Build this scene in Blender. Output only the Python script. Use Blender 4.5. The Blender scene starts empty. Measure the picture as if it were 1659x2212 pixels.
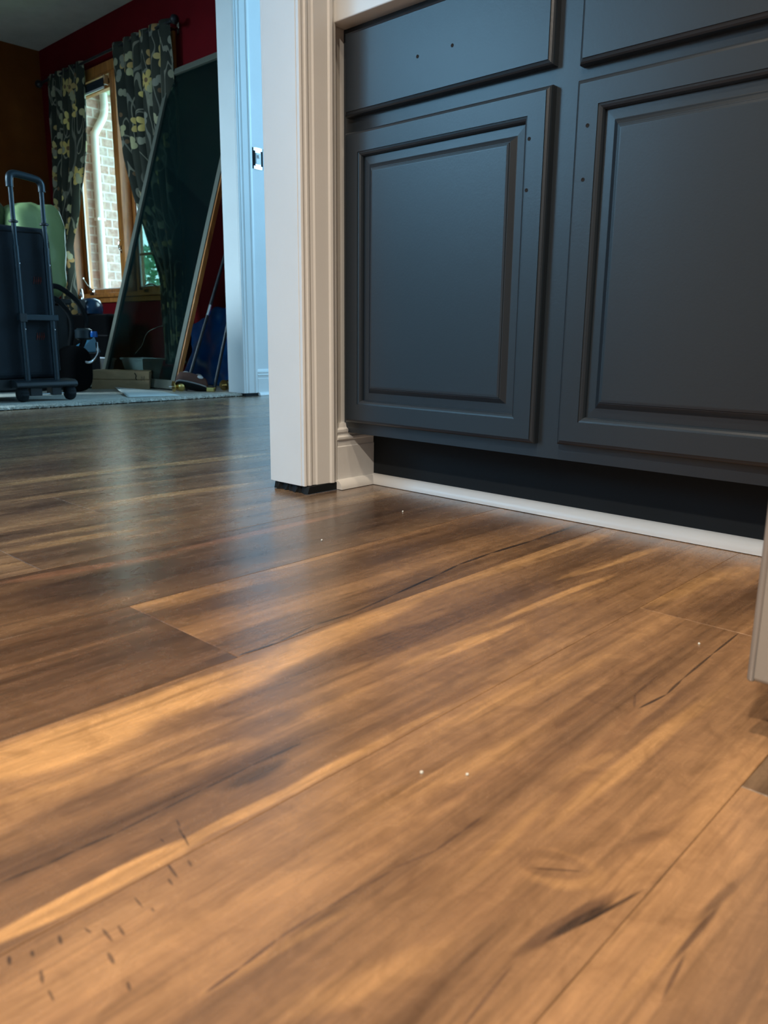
import bpy, bmesh, math, random
from mathutils import Vector, Matrix, noise as mnoise
PI = math.pi
S = 0.325                      # camera height above the floor, metres

# ------------------------------------------------------------------ camera
R0 = (0.7305267003908567, 0.6828184108901542, 0.009474057498875043)
R1 = (0.15845699543556999, -0.15600077222755257, -0.9749641735273861)
R2 = (-0.6642455273568497, 0.7137385913721156, -0.2221600832115639)
scn = bpy.context.scene
C = scn.collection
cd = bpy.data.cameras.new('camera')
cam = bpy.data.objects.new('camera', cd)
C.objects.link(cam)
cam.matrix_world = Matrix(((R0[0], -R1[0], -R2[0], 0), (R0[1], -R1[1], -R2[1], 0), (R0[2], -R1[2], -R2[2], S), (0, 0, 0, 1)))
cd.sensor_fit = 'HORIZONTAL'
cd.sensor_width = 36
cd.lens = 36 * 1677.06 / 1659
cd.clip_start = 0.01
cd.dof.use_dof = True
cd.dof.focus_distance = 1.5
cd.dof.aperture_fstop = 13
scn.camera = cam

# ------------------------------------------------------------------ world, lights, exposure
w = bpy.data.worlds.new('world'); scn.world = w; w.use_nodes = True
bg = w.node_tree.nodes['Background']
bg.inputs[0].default_value = (0.62, 0.86, 1.0, 1)
bg.inputs[1].default_value = 11.0
scn.view_settings.view_transform = 'Standard'
scn.view_settings.look = 'None'
scn.view_settings.exposure = 0.0
scn.view_settings.gamma = 1

def light(name, kind, loc, color, power, size=None, size_y=None, target=None, spot=None):
    d = bpy.data.lights.new(name, kind)
    d.color = color; d.energy = power
    if kind == 'AREA':
        d.shape = 'RECTANGLE' if size_y else 'DISK'
        d.size = size
        if size_y: d.size_y = size_y
    if kind in ('POINT', 'SPOT'):
        d.shadow_soft_size = size
    if spot: d.spot_size = spot; d.spot_blend = 1.0
    o = bpy.data.objects.new(name, d); C.objects.link(o); o.location = loc
    if target:
        o.rotation_euler = (Vector(target) - Vector(loc)).to_track_quat('-Z', 'Y').to_euler()
    return o
COOL = (0.31, 0.67, 1.0)
WARM = (1.0, 0.80, 0.58)
# daylight through the glazed front door at one end of the hall; at the other, an added fill without a window
light('entry_daylight', 'AREA', (-2.45, -2.9, 1.25), COOL, 19, 1.3, 2.1, (-2.3, 2.0, 1.0))
light('sidelight_daylight', 'AREA', (-3.3, -1.75, 1.85), COOL, 62, 1.3, .9, (-1.1, 1.1, 0.9))
light('hall_fill', 'AREA', (-2.2, 4.1, 1.5), COOL, 58, 1.2, 1.4, (-2.9, 2.0, 1.0))
# added cool fill for the dining room, unseen behind the partition
dl = light('dining_fill', 'AREA', (-5.3, -1.4, 1.9), (.60, .85, 1), 44, 1.5, 1.2, (-4.1, 2.0, 0.0))
dl.data.spread = math.radians(70)
# added weak cool fill for the kitchen, behind the viewer
light('kitchen_fill', 'AREA', (0.3, -2.9, 1.2), (.72, .87, 1), 5, 1.6, 1.2, (-.5, 1.2, 0.3))
# recessed ceiling lamps of the kitchen
light('ceiling_lamp', 'SPOT', (-0.30, 0.02, 2.42), WARM, 152, .06, None, (-0.22, 0.06, 0), math.radians(105))
light('ceiling_lamp', 'SPOT', (0.15, -1.25, 2.42), (1.0, .86, .70), 320, .06, None, (-.1, -0.2, 0), math.radians(110))
light('ceiling_lamp', 'SPOT', (-0.35, 0.66, 2.42), WARM, 45, .06, None, (-0.30, 0.66, 0), math.radians(100))

# ------------------------------------------------------------------ helpers
def tag(o, label=None, cat=None, group=None, kind=None):
    if label: o['label'] = label
    if cat: o['category'] = cat
    if group: o['group'] = group
    if kind: o['kind'] = kind
    return o
def finish(name, bm, m, parent=None, smooth=None, loc=None):
    bm.normal_update()
    me = bpy.data.meshes.new(name); bm.to_mesh(me); bm.free()
    for mm in (m if isinstance(m, (list, tuple)) else [m]):
        me.materials.append(mm)
    o = bpy.data.objects.new(name, me); C.objects.link(o)
    if parent: o.parent = parent
    if loc: o.location = loc
    if smooth is not None:
        for p in me.polygons: p.use_smooth = True
        if smooth < 179:
            bb = bmesh.new(); bb.from_mesh(me)
            for e in bb.edges:
                if len(e.link_faces) == 2 and e.calc_face_angle(0) > math.radians(smooth): e.smooth = False
            bb.to_mesh(me); bb.free()
    return o
def empty(name, loc=(0, 0, 0), label=None, cat=None, group=None, rz=0):
    o = bpy.data.objects.new(name, None); C.objects.link(o)
    o.location = loc; o.rotation_euler = (0, 0, rz); o.empty_display_size = .05
    return tag(o, label, cat, group)
def local(o, root):           # keep world placement while parenting under a root with a location
    o.parent = root
    o.matrix_parent_inverse = Matrix.Translation(-Vector(root.location)) if root.rotation_euler[2] == 0 else root.matrix_basis.inverted()
    return o
def box(bm, x0, x1, y0, y1, z0, z1):
    vs = [bm.verts.new(p) for p in ((x0, y0, z0), (x1, y0, z0), (x1, y1, z0), (x0, y1, z0), (x0, y0, z1), (x1, y0, z1), (x1, y1, z1), (x0, y1, z1))]
    return [bm.faces.new([vs[i] for i in f]) for f in ((3, 2, 1, 0), (4, 5, 6, 7), (0, 1, 5, 4), (1, 2, 6, 5), (2, 3, 7, 6), (3, 0, 4, 7))]
def bevel(o, w, seg=2, ang=40):
    m = o.modifiers.new('bevel', 'BEVEL'); m.width = w; m.segments = seg; m.limit_method = 'ANGLE'; m.angle_limit = math.radians(ang)
    return o
def boxobj(name, dims, m, parent=None, bev=0, seg=2):
    bm = bmesh.new(); box(bm, *dims); o = finish(name, bm, m, parent)
    if bev: bevel(o, bev, seg)
    return o
def tube(bm, pts, r, n=10, cap=True, closed=False):
    pts = [Vector(p) for p in pts]; N = len(pts); rings = []
    up = None
    for i, p in enumerate(pts):
        if closed: t = (pts[(i + 1) % N] - pts[i - 1])
        else: t = (pts[min(i + 1, N - 1)] - pts[max(i - 1, 0)])
        t.normalize()
        if up is None:
            up = t.orthogonal().normalized()
        up = (up - t * up.dot(t)).normalized(); s = t.cross(up)
        rr = r[i] if isinstance(r, (list, tuple)) else r
        rings.append([bm.verts.new(p + (up * math.cos(2 * PI * k / n) + s * math.sin(2 * PI * k / n)) * rr) for k in range(n)])
    rng = range(N if closed else N - 1)
    for i in rng:
        a, b = rings[i], rings[(i + 1) % N]
        for k in range(n):
            bm.faces.new((a[k], a[(k + 1) % n], b[(k + 1) % n], b[k]))
    if cap and not closed:
        bm.faces.new(rings[0][::-1]); bm.faces.new(rings[-1])
def lathe(bm, prof, n=24, M=Matrix()):
    rings = []
    for r, z in prof:
        rings.append([bm.verts.new(M @ Vector((max(r, 1e-5) * math.cos(2 * PI * k / n), max(r, 1e-5) * math.sin(2 * PI * k / n), z))) for k in range(n)])
    for a, b in zip(rings, rings[1:]):
        for k in range(n):
            bm.faces.new((a[k], a[(k + 1) % n], b[(k + 1) % n], b[k]))
    bm.faces.new(rings[0][::-1]); bm.faces.new(rings[-1])
def catmull(pts, n=8):
    P = [Vector(p) for p in pts]; P = [P[0] * 2 - P[1]] + P + [P[-1] * 2 - P[-2]]; out = []
    for i in range(1, len(P) - 2):
        for k in range(n):
            t = k / n; a, b, c, d = P[i - 1:i + 3]
            out.append(.5 * ((2 * b) + (c - a) * t + (2 * a - 5 * b + 4 * c - d) * t * t + (3 * b - a - 3 * c + d) * t ** 3))
    out.append(P[-2]); return out
def extrude_profile(bm, prof, a, b, U, V):
    """closed 2-d profile [(u,v)] swept straight from a to b"""
    a, b, U, V = Vector(a), Vector(b), Vector(U), Vector(V)
    r0 = [bm.verts.new(a + U * u + V * v) for u, v in prof]; r1 = [bm.verts.new(b + U * u + V * v) for u, v in prof]
    n = len(prof)
    for k in range(n): bm.faces.new((r0[k], r0[(k + 1) % n], r1[(k + 1) % n], r1[k]))
    bm.faces.new(r0[::-1]); bm.faces.new(r1)
    bmesh.ops.recalc_face_normals(bm, faces=bm.faces)
def ring_panel(bm, x0, x1, z0, z1, yf, prof, back=None, cap=True):
    """mitred rectangle loops; prof = [(inset, depth towards the viewer)] on a plane facing -y"""
    loops = []
    for ins, d in prof:
        y = yf - d
        loops.append([bm.verts.new(p) for p in ((x0 + ins, y, z0 + ins), (x1 - ins, y, z0 + ins), (x1 - ins, y, z1 - ins), (x0 + ins, y, z1 - ins))])
    for a, b in zip(loops, loops[1:]):
        for k in range(4): bm.faces.new((a[k], a[(k + 1) % 4], b[(k + 1) % 4], b[k]))
    if cap:
        bm.faces.new(loops[-1])
    bm.faces.new(loops[0][::-1])

# ------------------------------------------------------------------ materials
class NT:
    def __init__(s, name):
        s.m = bpy.data.materials.new(name); s.m.use_nodes = True; s.t = s.m.node_tree; s.n = s.t.nodes; s.l = s.t.links
        s.b = s.n['Principled BSDF']; s.out = s.n['Material Output']
    def node(s, ty, **k):
        n = s.n.new(ty)
        for a, b in k.items(): setattr(n, a, b)
        return n
    def link(s, a, b): s.l.new(a, b)
    def set(s, **k):
        for a, b in k.items(): s.b.inputs[a.replace('_', ' ')].default_value = b
    def val(s, node, key, v):
        if hasattr(v, 'is_linked') or hasattr(v, 'links'): s.link(v, node.inputs[key])
        else: node.inputs[key].default_value = v
    def math(s, op, a, b=None, c=None, clamp=False):
        n = s.node('ShaderNodeMath', operation=op, use_clamp=clamp)
        s.val(n, 0, a)
        if b is not None: s.val(n, 1, b)
        if c is not None: s.val(n, 2, c)
        return n.outputs[0]
    def mix(s, f, a, b, blend='MIX'):
        n = s.node('ShaderNodeMix', data_type='RGBA', blend_type=blend)
        s.val(n, 0, f); s.val(n, 6, a); s.val(n, 7, b); return n.outputs[2]
    def coord(s, kind='Object'): return s.node('ShaderNodeTexCoord').outputs[kind]
    def mapping(s, v, loc=(0, 0, 0), rot=(0, 0, 0), sc=(1, 1, 1), ty='POINT'):
        n = s.node('ShaderNodeMapping', vector_type=ty); s.link(v, n.inputs[0])
        n.inputs[1].default_value = loc; n.inputs[2].default_value = rot; n.inputs[3].default_value = sc; return n.outputs[0]
    def noise(s, v, scale, detail=3, rough=.5, dist=0):
        n = s.node('ShaderNodeTexNoise'); s.link(v, n.inputs['Vector'])
        n.inputs['Scale'].default_value = scale; n.inputs['Detail'].default_value = detail
        n.inputs['Roughness'].default_value = rough; n.inputs['Distortion'].default_value = dist; return n.outputs[0]
    def ramp(s, f, stops, interp='LINEAR'):
        n = s.node('ShaderNodeValToRGB'); s.link(f, n.inputs[0]); cr = n.color_ramp; cr.interpolation = interp
        while len(cr.elements) > 1: cr.elements.remove(cr.elements[-1])
        cr.elements[0].position = stops[0][0]; cr.elements[0].color = (*stops[0][1], 1)
        for p, c in stops[1:]:
            e = cr.elements.new(p); e.color = (*c, 1)
        return n.outputs[0]
    def bump(s, h, strength=.2, dist=.001):
        n = s.node('ShaderNodeBump'); s.link(h, n.inputs['Height']); n.inputs['Strength'].default_value = strength
        n.inputs['Distance'].default_value = dist; s.link(n.outputs[0], s.b.inputs['Normal']); return n
def mat(name, col, rough=.5, metal=0, var=.08, vs=8, bump=0, bs=200, spec=None, coat=0):
    t = NT(name); co = t.coord()
    f = t.noise(co, vs, 4)
    c0 = tuple(max(0, x * (1 - var)) for x in col); c1 = tuple(min(1, x * (1 + var)) for x in col)
    t.link(t.ramp(f, [(.3, c0), (.7, c1)]), t.b.inputs['Base Color'])
    t.set(Roughness=rough, Metallic=metal)
    if spec is not None: t.b.inputs['Specular IOR Level'].default_value = spec
    if coat: t.b.inputs['Coat Weight'].default_value = coat
    if bump: t.bump(t.noise(co, bs, 3), bump, .001)
    return t.m

M = {}
M['white_trim'] = mat('white_trim_paint', (.78, .78, .77), .35, bump=.25, bs=90, var=.02)
M['white_wall'] = mat('white_wall_paint', (.76, .77, .77), .7, bump=.3, bs=120, var=.02)
M['ceiling'] = mat('ceiling_paint', (.46, .46, .44), .85, bump=.3, bs=60)
M['maroon'] = mat('maroon_wall_paint', (.125, .0025, .006), .85, spec=.12, bump=.2, bs=100)
M['brown_wall'] = mat('ochre_wall_paint', (.15, .045, .008), .85, spec=.12, bump=.2, bs=100)
M['cab'] = mat('slate_blue_cabinet_paint', (.0135, .0215, .0310), .37, spec=.6, bump=.12, bs=260, var=.05, vs=3)
M['counter'] = mat('white_countertop', (.80, .81, .80), .3, var=.02)
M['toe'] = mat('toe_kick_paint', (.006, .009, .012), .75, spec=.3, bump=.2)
M['shadow_black'] = mat('matt_black', (.002, .0022, .0028), .95, spec=.08)
M['dark'] = mat('dark_void', (.004, .004, .005), .9)
M['steel_side'] = mat('grey_appliance_side', (.34, .32, .30), .42, var=.03, bump=.15, bs=400)
M['steel_edge'] = mat('brushed_edge', (.42, .44, .46), .3, metal=.5, var=.03)
M['black_plastic'] = mat('black_plastic', (.012, .016, .020), .45)
M['black_rubber'] = mat('black_rubber', (.006, .008, .010), .75, spec=.3, bump=.4, bs=80)
M['blue_grey_metal'] = mat('blue_grey_tube', (.018, .032, .042), .32, metal=.3)
M['navy_fabric'] = mat('navy_fabric', (.006, .012, .019), .85, bump=.5, bs=300, var=.25)
M['screen_frame'] = mat('grey_green_frame', (.115, .125, .100), .55, var=.05)
M['brass'] = mat('polished_brass', (.80, .58, .20), .18, metal=1, var=.04)
M['chrome'] = mat('chrome', (.75, .78, .8), .15, metal=1)
M['kraft'] = mat('kraft_paper', (.46, .31, .17), .8, bump=.5, bs=30, var=.12, vs=12)
M['paper'] = mat('white_paper', (.72, .76, .73), .7, var=.03)
M['green_bag'] = mat('pale_green_plastic', (.36, .50, .22), .4, var=.12, vs=5, bump=.6, bs=14)
M['green'] = mat('bright_green_plastic', (.0, .32, .14), .4)
M['camo'] = mat('olive_fabric', (.05, .07, .03), .8, var=.7, vs=14)
M['tarp'] = mat('blue_plastic_sheet', (.0, .10, .40), .3, bump=.9, bs=10, var=.35, vs=9)
M['bucket'] = mat('white_plastic', (.80, .84, .92), .35)
M['shoe'] = mat('brown_suede', (.12, .055, .04), .85, bump=.5, bs=150)
M['shoe_white'] = mat('white_dot_fabric', (.72, .72, .70), .7)
M['cord'] = mat('white_cord', (.62, .60, .55), .5)
M['cord_dark'] = mat('black_cord', (.01, .012, .016), .5)
M['downspout'] = mat('white_downspout', (.82, .86, .82), .4)
M['soffit'] = NT('vinyl_soffit').m
def soffit():
    t = NT('striped_white_soffit'); co = t.coord()
    n = t.node('ShaderNodeTexWave', wave_type='BANDS', bands_direction='Y'); t.link(co, n.inputs[0]); n.inputs['Scale'].default_value = 3.2
    t.link(t.ramp(n.outputs[1], [(.0, (.30, .32, .28)), (.25, (.62, .66, .58)), (1, (.74, .76, .68))]), t.b.inputs['Base Color'])
    t.set(Roughness=.6); return t.m
M['soffit'] = soffit()
def wood_trim():
    t = NT('orange_oak_trim'); co = t.coord()
    f = t.noise(t.mapping(co, sc=(30, 30, 3)), 1, 6, .6, .6)
    t.link(t.ramp(f, [(.3, (.24, .080, .018)), (.55, (.46, .175, .040)), (.75, (.60, .25, .065))]), t.b.inputs['Base Color'])
    t.set(Roughness=.38); return t.m
M['oak'] = wood_trim()
def brick(name, c1, c2, mo):
    t = NT(name); co = t.coord()
    b = t.node('ShaderNodeTexBrick')
    sx = t.node('ShaderNodeSeparateXYZ'); t.link(co, sx.inputs[0]); cx = t.node('ShaderNodeCombineXYZ')
    t.link(t.math('ADD', sx.outputs[0], sx.outputs[1]), cx.inputs[0]); t.link(sx.outputs[2], cx.inputs[1])
    t.link(cx.outputs[0], b.inputs['Vector'])
    b.inputs['Color1'].default_value = (*c1, 1); b.inputs['Color2'].default_value = (*c2, 1); b.inputs['Mortar'].default_value = (*mo, 1)
    b.inputs['Scale'].default_value = 1; b.inputs['Brick Width'].default_value = .105; b.inputs['Row Height'].default_value = .068
    b.inputs['Mortar Size'].default_value = .006; b.inputs['Bias'].default_value = -.1
    c = t.mix(.35, b.outputs[0], t.ramp(t.noise(co, 35, 4), [(.3, (.25, .16, .13)), (.7, (.72, .66, .6))]))
    t.link(c, t.b.inputs['Base Color']); t.set(Roughness=.9)
    t.bump(b.outputs[1], -.6, .004); return t.m
M['brick'] = brick('weathered_brick', (.46, .24, .18), (.52, .42, .38), (.74, .72, .68))
def glass(name, tint, tr, gl=.08, rough=.03):
    t = NT(name); t.n.remove(t.b)
    a = t.node('ShaderNodeBsdfTransparent'); a.inputs[0].default_value = (*tint, 1)
    d = t.node('ShaderNodeBsdfDiffuse'); d.inputs[0].default_value = (.004, .013, .014, 1)
    g = t.node('ShaderNodeBsdfGlossy'); g.inputs['Roughness'].default_value = rough; g.inputs[0].default_value = (.8, .9, .9, 1)
    m1 = t.node('ShaderNodeMixShader'); m1.inputs[0].default_value = tr; t.link(d.outputs[0], m1.inputs[1]); t.link(a.outputs[0], m1.inputs[2])
    lw = t.node('ShaderNodeLayerWeight'); lw.inputs[0].default_value = .25
    m2 = t.node('ShaderNodeMixShader'); t.link(t.math('MULTIPLY', lw.outputs[0], gl, clamp=True), m2.inputs[0]); t.link(m1.outputs[0], m2.inputs[1]); t.link(g.outputs[0], m2.inputs[2])
    t.link(m2.outputs[0], t.out.inputs[0]); return t.m
M['window_glass'] = glass('window_glass', (.93, .98, .97), 1.0, .15)
M['dark_pane'] = glass('dark_tinted_pane', (.66, .80, .76), .52, .35, .05)
def carpet():
    t = NT('cream_carpet'); co = t.coord()
    f = t.noise(co, 160, 4, .7); g = t.noise(co, 9, 3)
    c = t.mix(t.math('MULTIPLY', g, .5), t.ramp(f, [(.3, (.30, .29, .24)), (.5, (.62, .60, .53)), (.7, (.80, .78, .72))]), (.30, .28, .21, 1))
    t.link(c, t.b.inputs['Base Color']); t.set(Roughness=.95); t.bump(f, .9, .004); return t.m
M['carpet'] = carpet()
def floral():
    t = NT('floral_curtain_fabric'); uv = t.coord('UV')
    base = t.ramp(t.noise(uv, 3, 3), [(.35, (.022, .028, .020)), (.65, (.045, .050, .034))])
    # pale branches: contour lines of a stretched noise
    def branch(sc, loc, wd):
        f = t.noise(t.mapping(uv, loc=loc, sc=sc), 1, 1.2, .4, .5)
        return t.math('LESS_THAN', t.math('ABSOLUTE', t.math('SUBTRACT', f, .5)), wd)
    c = t.mix(branch((7, 2.2, 1), (0, 0, 0), .016), base, (.20, .20, .16, 1))
    c = t.mix(branch((9, 3.1, 1), (3.3, 1.7, 0), .012), c, (.26, .25, .19, 1))
    def flowers(scale, off, R, col, mid, petals, thr):
        v = t.node('ShaderNodeTexVoronoi'); v.voronoi_dimensions = '2D'
        mp = t.mapping(uv, loc=off); t.link(mp, v.inputs['Vector']); v.inputs['Scale'].default_value = scale; v.inputs['Randomness'].default_value = .85
        d = t.node('ShaderNodeVectorMath', operation='SUBTRACT'); t.link(mp, d.inputs[0]); t.link(v.outputs['Position'], d.inputs[1])
        sp = t.node('ShaderNodeSeparateXYZ'); t.link(d.outputs[0], sp.inputs[0])
        rgb = t.node('ShaderNodeSeparateColor'); t.link(v.outputs['Color'], rgb.inputs[0])
        an = t.math('ADD', t.math('ARCTAN2', sp.outputs[1], sp.outputs[0]), t.math('MULTIPLY', rgb.outputs[0], 6))
        r = t.math('SQRT', t.math('ADD', t.math('POWER', sp.outputs[0], 2), t.math('POWER', sp.outputs[1], 2)))
        pet = t.math('MULTIPLY', t.math('ADD', t.math('MULTIPLY', t.math('ABSOLUTE', t.math('COSINE', t.math('MULTIPLY', an, petals / 2))), .65), .35), R)
        pet = t.math('MULTIPLY', pet, t.math('GREATER_THAN', rgb.outputs[1], thr))
        return t.math('LESS_THAN', r, pet), t.math('LESS_THAN', r, R * .22), rgb
    f, m_, rgb = flowers(5.2, (0, 0, 0), .066, None, None, 5, .50)
    colr = t.ramp(rgb.outputs[2], [(0, (.58, .44, .15)), (.5, (.70, .60, .26)), (1, (.48, .27, .10))])
    c = t.mix(f, c, colr); c = t.mix(m_, c, (.20, .12, .06, 1))
    f, m_, rgb = flowers(9.5, (5.3, 2.1, 0), .040, None, None, 2, .62)
    c = t.mix(f, c, t.ramp(rgb.outputs[2], [(0, (.27, .27, .22)), (1, (.50, .47, .28))]))
    t.link(c, t.b.inputs['Base Color']); t.set(Roughness=.85)
    tr = t.node('ShaderNodeBsdfTranslucent'); t.link(c, tr.inputs[0]); ms = t.node('ShaderNodeMixShader'); ms.inputs[0].default_value = .22
    t.link(t.b.outputs[0], ms.inputs[1]); t.link(tr.outputs[0], ms.inputs[2]); t.link(ms.outputs[0], t.out.inputs[0])
    t.bump(t.noise(uv, 400, 2), .3, .001)
    return t.m
M['floral'] = floral()
M['leaf'] = mat('leaf_green', (.10, .30, .16), .6, var=.6, vs=3)
M['grass'] = mat('lawn', (.16, .26, .10), .9, var=.4, vs=6)
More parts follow.
